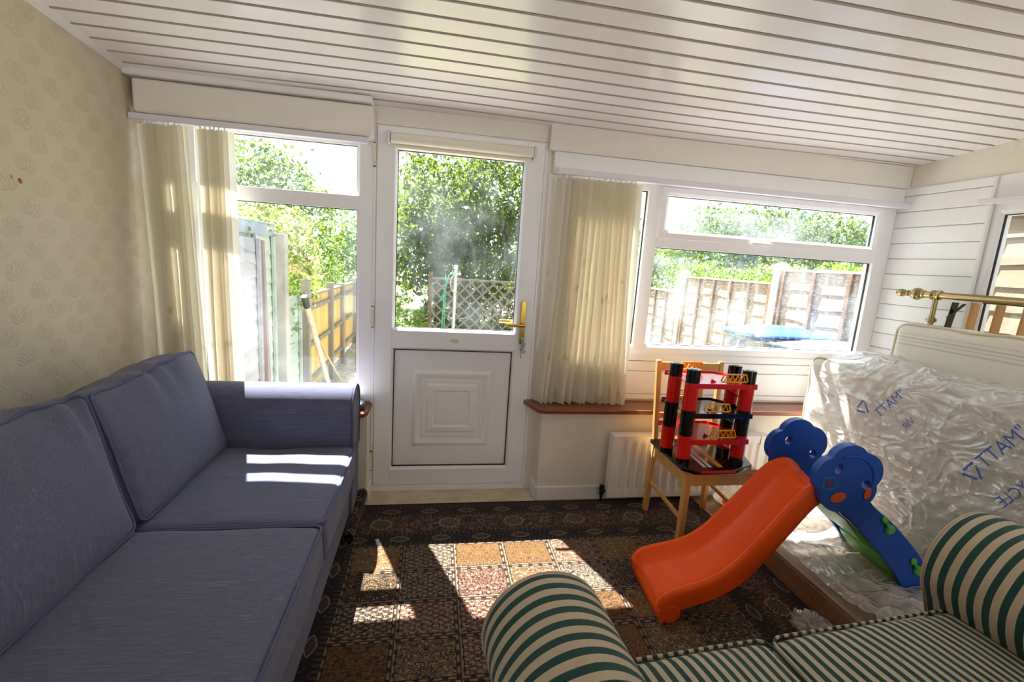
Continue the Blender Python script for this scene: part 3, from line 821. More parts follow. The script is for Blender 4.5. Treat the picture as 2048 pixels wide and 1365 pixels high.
# ------------------------------------------------------------------ radiator
ra = thing('radiator', 'white ribbed panel radiator under the right window sill', 'radiator', (1.56, 2.45, 0.04))
b = MB(); x0, x1, z0, z1, yf = 1.075, 2.10, 0.045, 0.445, 2.415
pts = [x0+0.012]; prof = [(x0, yf+0.012), (x0+0.004, yf+0.002), (x0+0.05, yf)]
x = x0+0.055
while x < x1-0.08:
    prof += [(x, yf), (x+0.010, yf+0.012), (x+0.026, yf+0.012), (x+0.036, yf)]; x += 0.0555
prof += [(x1-0.05, yf), (x1-0.004, yf+0.002), (x1, yf+0.012)]
def radf(u, v):
    i = int(round(u*(len(prof)-1))); p = prof[i]
    zz = [z0, z0+0.004, z0+0.045, z0+0.062, z1-0.062, z1-0.045, z1-0.004, z1][int(round(v*7))]
    k = 1 if 2 <= int(round(v*7)) <= 5 else 0
    flat = yf+(0.012 if (i in (0, len(prof)-1) or int(round(v*7)) in (0, 7)) else 0.0)
    d = p[1]-yf if 3 <= int(round(v*7)) <= 4 else 0
    return (p[0], max(flat, yf+d), zz)
b.grid(radf, len(prof), 8); b.box(x0+0.004, x1-0.004, yf+0.013, yf+0.028, z0+0.003, z1-0.003)
b.build('front_panel', 'radiator', ra, bevel=0.0, auto=35, fixn=True)
b = MB(); b.box(x0+0.01, x1-0.01, 2.452, 2.466, z0+0.006, z1-0.006); b.build('rear_panel', 'radiator', ra, bevel=0.004)
for xq in (x0-0.002, x1-0.003): MB().box(xq, xq+0.005, yf+0.004, 2.468, z0, z1+0.004).build('side_cover', 'radiator', ra, bevel=0.002)
b = MB(); b.box(x0, x1, yf+0.012, 2.468, z1-0.002, z1+0.004); b.build('top_grille', 'radiator', ra, bevel=0.002)
for x in (1.25, 1.9): MB().box(x-0.02, x+0.02, 2.462, YL-0.001, 0.12, 0.40).build('wall_bracket', 'radiator', ra)
b = MB(); b.tube([(1.05, 2.452, 0.0), (1.05, 2.452, 0.055)], 0.008, 10); b.lathe([(0.012, 0), (0.015, 0.008), (0.013, 0.03), (0.017, 0.034), (0.015, 0.062), (0.0, 0.066)], (1.05, 2.452, 0.05), n=14); b.tube([(1.05, 2.452, 0.075), (1.085, 2.452, 0.075)], 0.009, 10)
b.build('valve', 'black_paint', ra, auto=40)

# small round dish on the left sill
d_ = thing('round_dish', 'round dark green rimmed dish on the left window sill', 'dish', (-0.43, 2.55, 0.557))
b = MB().lathe([(0.0, 0.001), (0.062, 0.001), (0.074, 0.008), (0.078, 0.022), (0.075, 0.034), (0.069, 0.036), (0.064, 0.030)], (-0.43, 2.55, 0.557), n=40); b.build('rim', 'dish', d_, auto=50)
b = MB().lathe([(0.0, 0.031), (0.064, 0.030), (0.0655, 0.026), (0.0, 0.025)], (-0.43, 2.55, 0.557), n=40); b.build('glass_lid', 'ceramic', d_, auto=50)

# pendant lamp behind the viewer (shows as a reflection in the door glass)
pe = thing('pendant_lamp', 'white pendant lamp hanging from the plastic ceiling behind the viewer', 'lamp', (0.45, -1.95, 2.2))
MB().lathe([(0.0, 0.0), (0.045, 0.0), (0.05, -0.012), (0.0, -0.018)], (0.45, -1.95, ceil_z(-1.95)-0.001)).build('ceiling_rose', 'upvc', pe, auto=50)
MB().tube([(0.45, -1.95, ceil_z(-1.95)-0.01), (0.45, -1.95, 2.28)], 0.003, 6).build('cord', 'upvc', pe)
MB().lathe([(0.03, 0.10), (0.05, 0.09), (0.17, 0.0), (0.166, 0.0), (0.046, 0.085), (0.03, 0.09)], (0.45, -1.95, 2.19), n=32).build('shade', 'roller', pe, auto=50)
m_ = Mat('lamp_glow'); em = m_.t.nodes.new('ShaderNodeEmission'); em.inputs[0].default_value = (1, 0.93, 0.82, 1); em.inputs[1].default_value = 40.0
MT['glow'] = m_.end(em.outputs[0])
MB().lathe([(0.0, -0.045), (0.02, -0.04), (0.032, -0.02), (0.034, 0.0), (0.026, 0.03), (0.014, 0.05), (0.0, 0.052)], (0.45, -1.95, 2.215), n=20).build('bulb', 'glow', pe, smooth=True)

#PART3
# ------------------------------------------------------------------ soft furniture helpers
def cushion_mesh(sx, sy, sz, r=0.03, crown=(0, 0, 0), n=18, wr=0.0, seed=0, wfreq=9.0):
    """rounded box full size (sx,sy,sz), centred; crown bulges each pair of faces"""
    hx, hy, hz = sx/2, sy/2, sz/2; mb = MB(); h = (hx, hy, hz)
    for ax in range(3):
        a1, a2 = (ax+1) % 3, (ax+2) % 3
        for sgn in (-1, 1):
            def fn(u, v):
                p = [0, 0, 0]
                # denser samples near edges
                f = lambda t: math.sin((t-0.5)*PI)*0.55+(t*2-1)*0.45
                p[ax] = sgn*h[ax]; p[a1] = f(u)*h[a1]; p[a2] = f(v)*h[a2]
                q = [max(-(h[k]-r), min(h[k]-r, p[k])) for k in range(3)]
                d = Vector([p[k]-q[k] for k in range(3)]); L = d.length
                if L > 1e-9: d = d*(r/L)
                o = [q[k]+d[k] for k in range(3)]
                nb = [o[k]/h[k] for k in range(3)]
                o2 = list(o)
                for k in range(3):
                    k1, k2 = (k+1) % 3, (k+2) % 3
                    o2[k] += nb[k]*crown[k]*(1-nb[k1]**2)*(1-nb[k2]**2)
                if wr:
                    w_ = noise.noise(Vector((o[0]*wfreq+seed, o[1]*wfreq, o[2]*wfreq)))*wr
                    o2 = [o2[k]+nb[k]*w_ for k in range(3)]
                return tuple(o2)
            mb.grid(fn, n, n)
    return mb
def rrect(hx, hy, r, n=6):
    pts = []
    for (cx, cy, a0) in ((hx-r, hy-r, 0), (-hx+r, hy-r, PI/2), (-hx+r, -hy+r, PI), (hx-r, -hy+r, 1.5*PI)):
        for i in range(n+1): a = a0+PI/2*i/n; pts.append((cx+r*math.cos(a), cy+r*math.sin(a)))
    return pts
def dense(pts, k=4):
    o = []
    for i in range(len(pts)):
        a, b_ = pts[i], pts[(i+1) % len(pts)]
        L = math.dist(a, b_); m = max(1, int(L/0.04))
        for j in range(m): o.append(tuple(a[q]+(b_[q]-a[q])*j/m for q in range(len(a))))
    return o
def xf(mb, fn): mb.v = [tuple(fn(Vector(p))) for p in mb.v]; return mb

# ------------------------------------------------------------------ grey sofa along the left wall
sf = thing('sofa', 'grey blue woven three seat sofa along the cream wall', 'sofa', (-0.90, 1.25, 0))
b = MB().box(-1.36, -0.392, 0.02, 2.46, 0.05, 0.292); b.build('base', 'sofa', sf, bevel=0.02, seg=3)
MB().tube([(-0.390, 0.06, 0.268), (-0.390, 2.44, 0.268)], 0.005, 8).build('piping', 'piping', sf)
for (x, y) in ((-1.32, 0.08), (-1.32, 2.40), (-0.45, 0.08), (-0.45, 2.40)):
    MB().lathe([(0.025, 0.0), (0.03, 0.04)], (x, y, 0.0125 if x > -0.6 else 0.0), n=14).build('foot', 'black_paint', sf, auto=40)
def sofa_arm(y0, y1):
    yc = (y0+y1)/2; w_ = (y1-y0)/2
    out = [(y0+0.012, 0.06), (y0+0.006, 0.40), (y0, 0.60)]
    for i in range(9):
        a = PI-PI*i/8; out.append((yc+(w_+0.004)*math.cos(a), 0.640+0.105*math.sin(a)))
    out += [(y1, 0.60), (y1-0.006, 0.40), (y1-0.012, 0.06)]
    b = MB().prism([(p[0], p[1]) for p in out], -1.36, -0.375, 'x')
    a_ = b.build('arm', 'sofa', sf, bevel=0.012, seg=3)
    MB().tube(dense([(-0.374, p[0]*0.985+yc*0.015, p[1]*0.985+0.008) for p in out[1:-1]]), 0.005, 8, False).build('arm_piping', 'piping', a_, smooth=True)
    return a_
sofa_arm(2.268, 2.478); sofa_arm(-0.01, 0.20)
b = MB().box(-1.405, -1.20, 0.0, 2.47, 0.05, 0.74); b.build('back_frame', 'sofa', sf, bevel=0.05, seg=4)
for k, (y0, y1) in enumerate(((1.583, 2.262), (0.897, 1.577), (0.207, 0.891))):
    cy_, sy_ = (y0+y1)/2, (y1-y0)
    mb = cushion_mesh(0.69, sy_, 0.165, 0.030, (0.008, 0.0, 0.016), 22, 0.006, 3+k*9, 6)
    o = xf(mb, lambda p: p+Vector((-0.700, cy_, 0.370))).build('seat_cushion', 'sofa', sf, smooth=True, weld=True)
    for zz in (0.446, 0.296):
        pp = dense([(-0.700+a, cy_+c_, zz) for a, c_ in rrect(0.342, sy_/2-0.003, 0.03)])
        MB().tube(pp, 0.0048, 8, True).build('piping', 'piping', o, smooth=True)
lean = math.radians(15)
for k, (y0, y1) in enumerate(((1.590, 2.255), (0.895, 1.560), (0.215, 0.885))):
    cy_, sy_ = (y0+y1)/2, (y1-y0)
    mb = cushion_mesh(0.175, sy_, 0.47, 0.032, (0.042, 0.008, 0.020), 26, 0.0, 31+k*7, 7)
    def wr(p):
        q = Vector(p)
        # gathers running down from the top seam
        g = max(0.0, (q.z+0.02)/0.26)
        amp = 0.015*g**1.6
        q.x += amp*math.sin(q.y*38+math.sin(q.y*15+k*2)*2.2+q.z*3)*(1 if q.x > 0 else 0.6)
        q.z += 0.012*math.sin(q.y*5.0+k)*g+0.004*math.sin(q.y*40+k)*max(0, q.z/0.235)**3
        q += Vector((1, 0, 0))*0.008*noise.noise(Vector((q.y*5+k*4, q.z*5, q.x*3)))
        return q
    def place(p):
        x_ = p.x*math.cos(lean)-p.z*math.sin(lean); z_ = p.x*math.sin(lean)+p.z*math.cos(lean)
        return Vector((x_-1.075, p.y+cy_, z_+0.672))
    xf(mb, lambda p: place(wr(p)))
    o = mb.build('back_cushion', 'sofa_back', sf, smooth=True, weld=True)
    for fx in (0.076, -0.076):
        pp = dense([(fx, a, c_) for a, c_ in rrect(sy_/2-0.002, 0.235-0.001, 0.035)])
        pp = [tuple(place(wr(Vector(p))*1.006)) for p in pp]
        MB().tube(pp, 0.0052, 8, True).build('piping', 'piping', o, smooth=True)

# ------------------------------------------------------------------ rug
rg = thing('rug', 'dark red patterned rug with garden panels on the beige floor', 'rug', (0.6, 1.3, 0))
nx, ny = 60, 60
def rugf(u, v):
    x = -0.69+2.35*u; y = 0.05+2.42*v
    z = 0.009+0.0012*noise.noise(Vector((x*6, y*6, 0)))
    y += 0.006*noise.noise(Vector((x*4.0, 3.1, 0)))*v
    return (x, y, z)
def under(u, v): p = rugf(u, v); return (p[0], p[1], 0.0012)
b = MB(); b.grid(rugf, nx, ny)
edge = [rugf(i/59, 0) for i in range(60)]+[rugf(1, j/59) for j in range(1, 60)]+[rugf(1-i/59, 1) for i in range(1, 60)]+[rugf(0, 1-j/59) for j in range(1, 59)]
n = len(edge); b.add(edge+[(p[0], p[1], 0.0012) for p in edge], [(i, (i+1) % n, n+(i+1) % n, n+i) for i in range(n)])
b.build('woven_field', 'rug', rg, smooth=False, world=False) if False else None
for p in (b,):
    o = p.build('woven_field', 'rug', None, smooth=True); o.parent = rg; o.matrix_parent_inverse = Matrix.Translation(-rg.location)
MB().tube([(-0.60, 2.471, 0.006), (0.3, 2.473, 0.006), (1.0, 2.470, 0.006), (1.655, 2.471, 0.006), (1.661, 2.46, 0.006), (1.661, 1.2, 0.006), (1.661, 0.06, 0.006)], 0.005, 6).build('edge_binding', 'rugback', rg, smooth=True)
# rolled corner against the sofa
def rollf(u, v):
    a = u*2*PI*1.35; r = 0.014+0.022*(1-v*0.35)*(0.55+0.45*u)
    y = 2.475-0.36*v; x = -0.352-0.010*v
    return (x+r*math.cos(a)-0.01, y+0.012*math.sin(a*2)*(1-v), max(0.0105, 0.038+r*math.sin(a)+0.035*(1-v)**2))
b = MB().grid(rollf, 26, 14); o = b.build('rolled_corner', 'rug', None, smooth=True, solid=0.005); o.parent = rg; o.matrix_parent_inverse = Matrix.Translation(-rg.location)

# ------------------------------------------------------------------ striped sofa in the foreground (local frame, turned a little)
ss = thing('striped_sofa', 'green and cream striped two seat sofa with rolled arms in front of the viewer', 'sofa', (0.97, 0.95, 0), math.radians(4))
b = MB().box(-0.62, 0.68, -0.74, -0.035, 0.07, 0.300); b.build('base', 'stripe_seat', ss, world=False, bevel=0.025, seg=3)
for (x, y) in ((-0.7, -0.68), (-0.7, -0.02), (0.7, -0.68), (0.7, -0.02)):
    MB().lathe([(0.022, 0.0), (0.032, 0.09)], (x, y, 0.0125), n=14).build('foot', 'purplepost', ss, world=False, auto=40)
def scroll_arm(sgn, R=0.155, cz=0.525, x0=0.655):
    # profile in (x, z): a body with an outward scroll on top
    out = [(-0.08, 0.08), (-0.08, 0.34)]
    cx = 0.015; ax_ = x0
    for i in range(45):
        a = math.radians(215-(215+55)*i/44); out.append((cx+R*math.cos(a), cz+R*math.sin(a)))
    out += [(0.075, 0.33), (0.085, 0.08)]
    x0 = sgn*ax_
    nn = len(out); b = MB(); ys = [0.075-0.005]+[0.062, 0.03]+[0.03-0.70*i/16 for i in range(1, 17)]
    def fn(u, v):
        i = int(round(u*nn)) % nn; j = int(round(v*(len(ys)-1)))
        p = out[i]; s_ = 1.0
        if j == 0: s_ = 0.90
        elif j == 1: s_ = 0.98
        mz = 0.36
        return (x0+sgn*(p[0]*s_)*1.0+0.004*noise.noise(Vector((p[0]*8, ys[j]*7, p[1]*8))), ys[j], mz+(p[1]-mz)*s_+0.004*noise.noise(Vector((p[0]*9+4, ys[j]*8, p[1]*6))))
    b.grid(fn, nn, len(ys), closeu=True)
    b.add([(x0+sgn*p[0]*0.90, 0.070, 0.36+(p[1]-0.36)*0.90) for p in out], [tuple(range(nn))])
    b.add([(x0+sgn*p[0], ys[-1], p[1]) for p in out], [tuple(range(nn))])
    a_ = b.build('arm', 'stripe_arm', ss, world=False, weld=True, auto=50)
    MB().tube([(x0+sgn*p[0]*0.975, 0.064, 0.36+(p[1]-0.36)*0.975) for p in out[1:-1]], 0.0045, 8).build('arm_piping', 'stripe_arm', a_, world=False, smooth=True)
scroll_arm(-1); scroll_arm(1, 0.175, 0.560, 0.735)
for (x0, x1) in ((-0.555, -0.042), (-0.036, 0.635)):
    mb = cushion_mesh(x1-x0, 0.63, 0.155, 0.035, (0.0, 0.010, 0.030), 20, 0.006, x0*9, 6)
    cx_ = (x0+x1)/2
    o = xf(mb, lambda p: p+Vector((cx_, -0.305, 0.372))).build('seat_cushion', 'stripe_seat', ss, world=False, smooth=True, weld=True)
    for zz in (0.444, 0.300):
        pp = dense([(cx_+a, -0.305+c_, zz) for a, c_ in rrect((x1-x0)/2-0.003, 0.312, 0.035)])
        MB().tube(pp, 0.0045, 8, True).build('piping', 'stripe_seat', o, world=False, smooth=True)
mb = cushion_mesh(1.22, 0.17, 0.58, 0.06, (0, 0.02, 0.01), 16)
xf(mb, lambda p: p+Vector((0.03, -0.70, 0.52))).build('back', 'stripe_back', ss, world=False, smooth=True, weld=True)

# ------------------------------------------------------------------ pine chair
ch = thing('wooden_chair', 'small pine chair by the radiator carrying a toy garage', 'chair', (1.46, 2.13, 0))
b = MB().box(1.275, 1.665, 1.945, 2.335, 0.425, 0.449); b.build('seat', 'chairwood', ch, bevel=0.006, seg=3)
for x in (1.290, 1.652):
    MB().bar((x, 1.965, 0.0125), (x, 1.965, 0.425), 0.032, 0.034, (0, 1, 0)).build('leg', 'chairwood', ch, bevel=0.004)
    b = MB(); s_ = 1 if x < 1.4 else -1
    b.bar((x-0.006*s_, 2.335, 0.0125), (x, 2.325, 0.44), 0.028, 0.034, (0, 1, 0)); b.bar((x, 2.325, 0.43), (x-0.014*s_, 2.368, 0.92), 0.028, 0.030, (0, 1, 0)); b.build('back_leg', 'chairwood', ch, bevel=0.005)
    MB().bar((x, 1.965, 0.17), (x, 2.33, 0.20), 0.016, 0.022).build('stretcher', 'chairwood', ch, bevel=0.004)
for (a, c_) in (((1.30, 1.962, 0.392), (1.642, 1.962, 0.392)), ((1.30, 2.325, 0.392), (1.642, 2.325, 0.392))): MB().bar(a, c_, 0.018, 0.062).build('seat_rail', 'chairwood', ch, bevel=0.003)
for x in (1.288, 1.654): MB().bar((x, 1.97, 0.392), (x, 2.325, 0.392), 0.018, 0.062).build('seat_rail', 'chairwood', ch, bevel=0.003)
MB().bar((1.275, 2.366, 0.885), (1.665, 2.366, 0.885), 0.018, 0.050).build('top_rail', 'chairwood', ch, bevel=0.005)
MB().bar((1.28, 2.345, 0.60), (1.66, 2.345, 0.60), 0.014, 0.035).build('lower_rail', 'chairwood', ch, bevel=0.004)
for x in (1.39, 1.47, 1.55): MB().bar((x, 2.346, 0.60), (x, 2.364, 0.87), 0.034, 0.010, (0, 1, 0)).build('back_slat', 'chairwood', ch, bevel=0.003)

# ------------------------------------------------------------------ toy garage
tg = thing('toy_garage', 'red and black toy parking garage standing on the pine chair', 'toy', (1.43, 2.08, 0.449))
Z0 = 0.4495
base = [(1.245, 2.30), (1.235, 1.945), (1.285, 1.895), (1.50, 1.895), (1.635, 1.955), (1.685, 2.10), (1.685, 2.30)]
bs = MB().prism(base, Z0, Z0+0.024, 'z').build('base', 'black', tg, bevel=0.006, seg=3)
MB().box(1.31, 1.50, 1.893, 1.8955, Z0+0.010, Z0+0.020).build('red_label', 'red', bs)
for i, (x, w_) in enumerate(((1.345, 0.020), (1.375, 0.018), (1.425, 0.030))):  # road stripes: reflections in the glossy black base drawn as white and yellow strips
    MB().prism([(x, 1.93), (x+w_, 1.93), (x+w_+0.02, 2.20), (x+0.02, 2.20)], Z0+0.0242, Z0+0.0250, 'z').build('road_reflection', ['ceramic', 'ceramic', 'yellow'][i], bs)
TW = [(1.264, 1.992), (1.248, 2.125), (1.568, 1.992), (1.572, 2.110)]
def ell(cx, cy, rx, ry, n=20): return [(cx+rx*math.cos(2*PI*i/n), cy+ry*math.sin(2*PI*i/n)) for i in range(n)]
for (x, y) in TW:
    rx, ry = 0.036, 0.032
    t0 = MB().prism(ell(x, y, rx, ry), Z0+0.024, Z0+0.052, 'z').build('tower', 'black', tg, auto=40)
    for (za, zb, mt, k) in ((0.052, 0.170, 'red', 1.0), (0.170, 0.302, 'black', 1.0), (0.302, 0.440, 'red', 0.98), (0.440, 0.508, 'black', 0.96)):
        MB().prism(ell(x, y, rx*k, ry*k), Z0+za, Z0+zb, 'z').build('tower_section', mt, t0, bevel=0.002)
    MB().prism(ell(x, y, rx*0.5, ry*0.5), Z0+0.508, Z0+0.510, 'z').build('cap', 'black', t0)
def deck(z, mt, dx):
    pts = [(1.25, 2.24), (1.25, 1.965), (1.60, 1.965), (1.605, 2.02), (1.60, 2.16), (1.54, 2.24)]
    d = MB(); d.prism(pts, Z0+z, Z0+z+0.004, 'z')
    for i in range(len(pts)):
        a, c_ = pts[i], pts[(i+1) % len(pts)]
        if i == 0: continue
        d.bar((a[0], a[1], Z0+z-0.001), (c_[0], c_[1], Z0+z-0.001), 0.006, 0.026)
    d.bar((1.40, 1.99, Z0+z+0.004), (1.60, 2.06, Z0+z-0.09), 0.045, 0.004)
    dk = d.build('parking_deck', mt, tg, bevel=0.0015)
    MB().bar((1.39, 2.03, Z0+z+0.012), (1.60, 2.09, Z0+z-0.085), 0.004, 0.016).build('ramp_rail', mt, dk)
    for (yy, xs_) in ((1.967, 1.345+dx), (2.225, 1.30+dx*0.4)):
        t = MB(); W, H = 0.145, 0.038; zb = Z0+z+0.022
        P = [(xs_+0.012, yy, zb+H), (xs_+W-0.012, yy, zb+H), (xs_+W, yy, zb+0.006), (xs_+W-0.006, yy, zb), (xs_+0.006, yy, zb), (xs_, yy, zb+0.006)]
        t.tube(P, 0.0040, 6, True)
        for k in range(4):
            x0 = xs_+0.016+k*(W-0.03)/4; x1 = x0+(W-0.03)/8; x2 = x0+(W-0.03)/4
            t.tube([(x0, yy, zb), (x1, yy, zb+H), (x2, yy, zb)], 0.0034, 6)
        t.tube([(xs_+0.07, yy, zb), (xs_+0.07, yy, Z0+z)], 0.003, 6)
        t.build('girder_railing', 'yellow', dk, auto=50)
deck(0.142, 'red', 0.035); deck(0.278, 'black', -0.015); deck(0.430, 'red', 0.055)

# ------------------------------------------------------------------ toddler slide
from mathutils.geometry import tessellate_polygon
def prism_holes(outline, holes, h0, h1, axis='y'):
    mb = MB(); loops = [outline]+holes
    flat = [p for l in loops for p in l]
    tri = tessellate_polygon([[Vector((p[0], p[1], 0)) for p in l] for l in loops])
    n = len(flat)
    m3 = (lambda p, h: (p[0], h, p[1])) if axis == 'y' else (lambda p, h: (h, p[0], p[1]))
    vs = [m3(p, h0) for p in flat]+[m3(p, h1) for p in flat]
    fs = [tuple(t) for t in tri]+[tuple(i+n for i in t) for t in tri]
    k = 0
    for l in loops:
        m = len(l)
        fs += [(k+i, k+(i+1) % m, n+k+(i+1) % m, n+k+i) for i in range(m)]; k += m
    return mb.add(vs, fs)
sd = thing('slide', 'orange toddler slide with blue flower shaped side panels', 'slide', (1.65, 1.60, 0), math.radians(-5))
fp = [(1.66, 0.560), (1.605, 0.568), (1.555, 0.552), (1.50, 0.492), (1.43, 0.395), (1.36, 0.305), (1.30, 0.232), (1.23, 0.174), (1.16, 0.139), (1.09, 0.116), (1.03, 0.098), (0.988, 0.077), (0.970, 0.055), (0.958, 0.025)]
def cr(pts, m):
    out = []; n = len(pts)
    for i in range(n-1):
        p0, p1, p2, p3 = pts[max(i-1, 0)], pts[i], pts[i+1], pts[min(i+2, n-1)]
        for j in range(m):
            t = j/m; out.append(tuple(0.5*((2*p1[k])+(-p0[k]+p2[k])*t+(2*p0[k]-5*p1[k]+4*p2[k]-p3[k])*t*t+(-p0[k]+3*p1[k]-3*p2[k]+p3[k])*t**3) for k in range(len(p1))))
    out.append(pts[-1]); return out
path = cr(fp, 4); NP = len(path)
w2 = 0.172; yc = 1.600
def chute_section(s):
    H = 0.052*min(1.0, 0.25+s*9.0)*(1.0 if s < 0.82 else max(0.28, 1.0-(s-0.82)*4.2))
    T = 0.030 if s < 0.93 else 0.030*(1-(s-0.93)*5)
    half = [(0.0, 0.0), (0.055, 0.0015), (0.085, 0.005), (0.105, 0.010), (0.122, H*0.55), (0.134, H*0.93), (0.146, H+0.004), (0.160, H), (0.170, H*0.75), (w2, H*0.3), (w2, -T), (w2-0.012, -T-0.006)]
    return half
b = MB(); rows = []
for i, (x, z) in enumerate(path):
    a_, c_ = path[max(i-1, 0)], path[min(i+1, NP-1)]
    d = Vector((c_[0]-a_[0], c_[1]-a_[1])).normalized(); nrm = Vector((-d[1], d[0]))
    if nrm[1] < 0: nrm = -nrm
    if i >= NP-8: nrm = Vector((-0.15, 1.0)).normalized() if nrm[1] < 0.5 else nrm
    half = chute_section(i/(NP-1))
    ks = (0.128+0.046*(i/(NP-1)))/w2; loop = [(yc+q[0]*ks, q[1]) for q in half]+[(yc-q[0]*ks, q[1]) for q in reversed(half)][:-1]
    rows.append([(x+nrm[0]*h, y_, max(0.010, z+nrm[1]*h)) for (y_, h) in loop])
m = len(rows[0]); vs = [p for r_ in rows for p in r_]; fs = []
for i in range(NP-1):
    for j in range(m): fs.append((i*m+j, i*m+(j+1) % m, (i+1)*m+(j+1) % m, (i+1)*m+j))
fs += [tuple(range(m)), tuple((NP-1)*m+j for j in range(m))]
b.add(vs, fs); b.build('chute', 'orange', sd, smooth=True, auto=60)
for y_ in (yc-w2+0.028, yc+w2-0.028):
    q = [(0.998+0.046*math.cos(a), max(0.0105, 0.052+0.044*math.sin(a))) for a in [2*PI*i/24 for i in range(24)]]
    MB().prism(q, y_-0.026, y_+0.026, 'y').build('chute_foot', 'orange', sd, bevel=0.012, seg=3)
FC = (1.657, 0.652)
flower = []
for i in range(90):
    a = 2*PI*i/90; R_ = 0.116+0.028*math.sqrt(abs(math.cos(2.5*(a-math.radians(98))))+0.02); flower.append((FC[0]+R_*1.0*math.cos(a), FC[1]+R_*math.sin(a)))
def elz(cx, cz, rx, rz, n=20, rot=0.0):
    o = []
    for i in range(n):
        a = 2*PI*i/n; x, z = rx*math.cos(a), rz*math.sin(a); o.append((cx+x*math.cos(rot)-z*math.sin(rot), cz+x*math.sin(rot)+z*math.cos(rot)))
    return o
holes = [elz(1.605, 0.697, 0.017, 0.022, 18, -0.3), elz(1.733, 0.632, 0.019, 0.021, 18, 0.3)]
LZ = 0.128
leg = cr([(1.635, 0.545), (1.66, 0.500), (1.705, 0.467), (1.80, 0.385), (1.89, 0.299), (1.965, 0.215), (2.020, LZ)], 4)+cr([(2.178, LZ), (2.115, 0.235), (2.045, 0.320), (1.960, 0.405), (1.875, 0.478), (1.785, 0.545), (1.73, 0.62)], 4)
for side, (ya, yb_) in enumerate(((1.436, 1.470), (1.730, 1.764))):
    dx = 0.0
    fl = prism_holes(flower, holes, ya, yb_); fo = fl.build('side_panel', 'blue', sd, bevel=0.007, seg=3)
    MB().prism(leg, ya+0.003, yb_-0.003, 'y').build('ladder_leg', 'blue', fo, bevel=0.008, seg=3)
    yo = ya if side == 0 else yb_
    # raised rim on the outside face
    arc = [(FC[0]+0.098*math.cos(a)*1.05, yo, FC[1]+0.098*math.sin(a)) for a in [math.radians(-20+i*7.5) for i in range(19)]]
    MB().tube(arc, 0.005, 8).build('rim', 'blue', fo, smooth=True)
    yg = yo+(-0.004 if side == 0 else 0.004)
    for (gx, gz, sx_, sz_, rt) in ((1.622, 0.578, 0.033, 0.021, 0.3), (1.744, 0.598, 0.014, 0.027, -0.1)):
        g = MB(); pts = elz(gx, gz, sx_, sz_, 20, rt); g.prism(pts, min(yg, yo+0.012), max(yg, yo-0.012)+0.002, 'y'); g.build('grip', 'orangedark', fo, bevel=0.004)
    for (gx, gz) in ((1.876, 0.440), (2.045, 0.255)):
        g = MB(); sg = -1 if side == 0 else 1
        g.lathe([(0.0, 0.012), (0.014, 0.011), (0.020, 0.006), (0.021, 0.0)], (gx, yo, gz), (0, sg, 0), 18)
        g.tube([(gx-0.004, yo+sg*0.004, gz+0.004), (gx-0.026, yo+sg*0.005, gz+0.034)], [0.008, 0.007], 10)
        g.lathe([(0.0, 0.009), (0.010, 0.008), (0.015, 0.003), (0.015, 0.0)], (gx-0.030, yo, gz+0.042), (0.1, sg, 0.2), 16)
        g.build('step_peg', 'green', fo, auto=50)
    if side == 0:
        st = [(1.572+0.017*(0.65+0.35*math.cos(5*(a-1.57)))*math.cos(a), 0.636+0.017*(0.65+0.35*math.cos(5*(a-1.57)))*math.sin(a)) for a in [2*PI*i/40 for i in range(40)]]
        MB().prism(st, yo-0.0015, yo+0.001, 'y').build('flower_sticker', plain('sticker_red', '#8f1f3a', 0.4), fo)
        q = [(1.549, 0.659), (1.596, 0.662), (1.598, 0.614), (1.551, 0.611)]
        MB().tube([(p[0], yo-0.001, p[1]) for p in q], 0.0009, 5, True).build('sticker_edge', 'green', fo)
# green ladder boards between the panels
for (xa, za, xb, zb) in ((1.725, 0.472, 1.905, 0.310), (1.935, 0.280, 2.055, 0.160)):
    b = MB()
    def stf(u, v):
        t = v; x = xa+(xb-xa)*t; z = za+(zb-za)*t-0.018*math.sin(PI*t)
        y_ = 1.472+(1.728-1.472)*u; return (x, y_, z)
    b.grid(stf, 10, 9); o = b.build('step', 'green', sd, smooth=True, solid=0.026)
    o.modifiers.new('bevel', 'BEVEL').width = 0.008
    g = MB()
    for dz in (0.0,):
        for t in (0.3, 0.5, 0.7): g.tube([(xa+(xb-xa)*t+0.010, 1.485, za+(zb-za)*t-0.018*math.sin(PI*t)+0.013), (xa+(xb-xa)*t+0.010, 1.715, za+(zb-za)*t-0.018*math.sin(PI*t)+0.013)], 0.004, 6)
    g.build('tread_rib', 'green', o)

# ------------------------------------------------------------------ stored beds on the right
bx = thing('divan', 'low wooden bed base lying flat beside the rug under clear plastic', 'bed base', (1.95, 1.67, 0))
b = MB().box(1.674, 2.225, 1.19, 2.16, 0.002, 0.105); b.build('frame', 'boxwood', bx, bevel=0.004)
b = MB().box(1.678, 2.222, 1.194, 2.156, 0.1055, 0.117); b.build('top_board', 'postpale', bx, bevel=0.003)
for y_ in (1.52, 1.28): MB().lathe([(0.0, 0.001), (0.006, 0.001), (0.006, 0.0)], (1.674, y_, 0.05), (-1, 0, 0), 12).build('bolt', 'steel', bx)

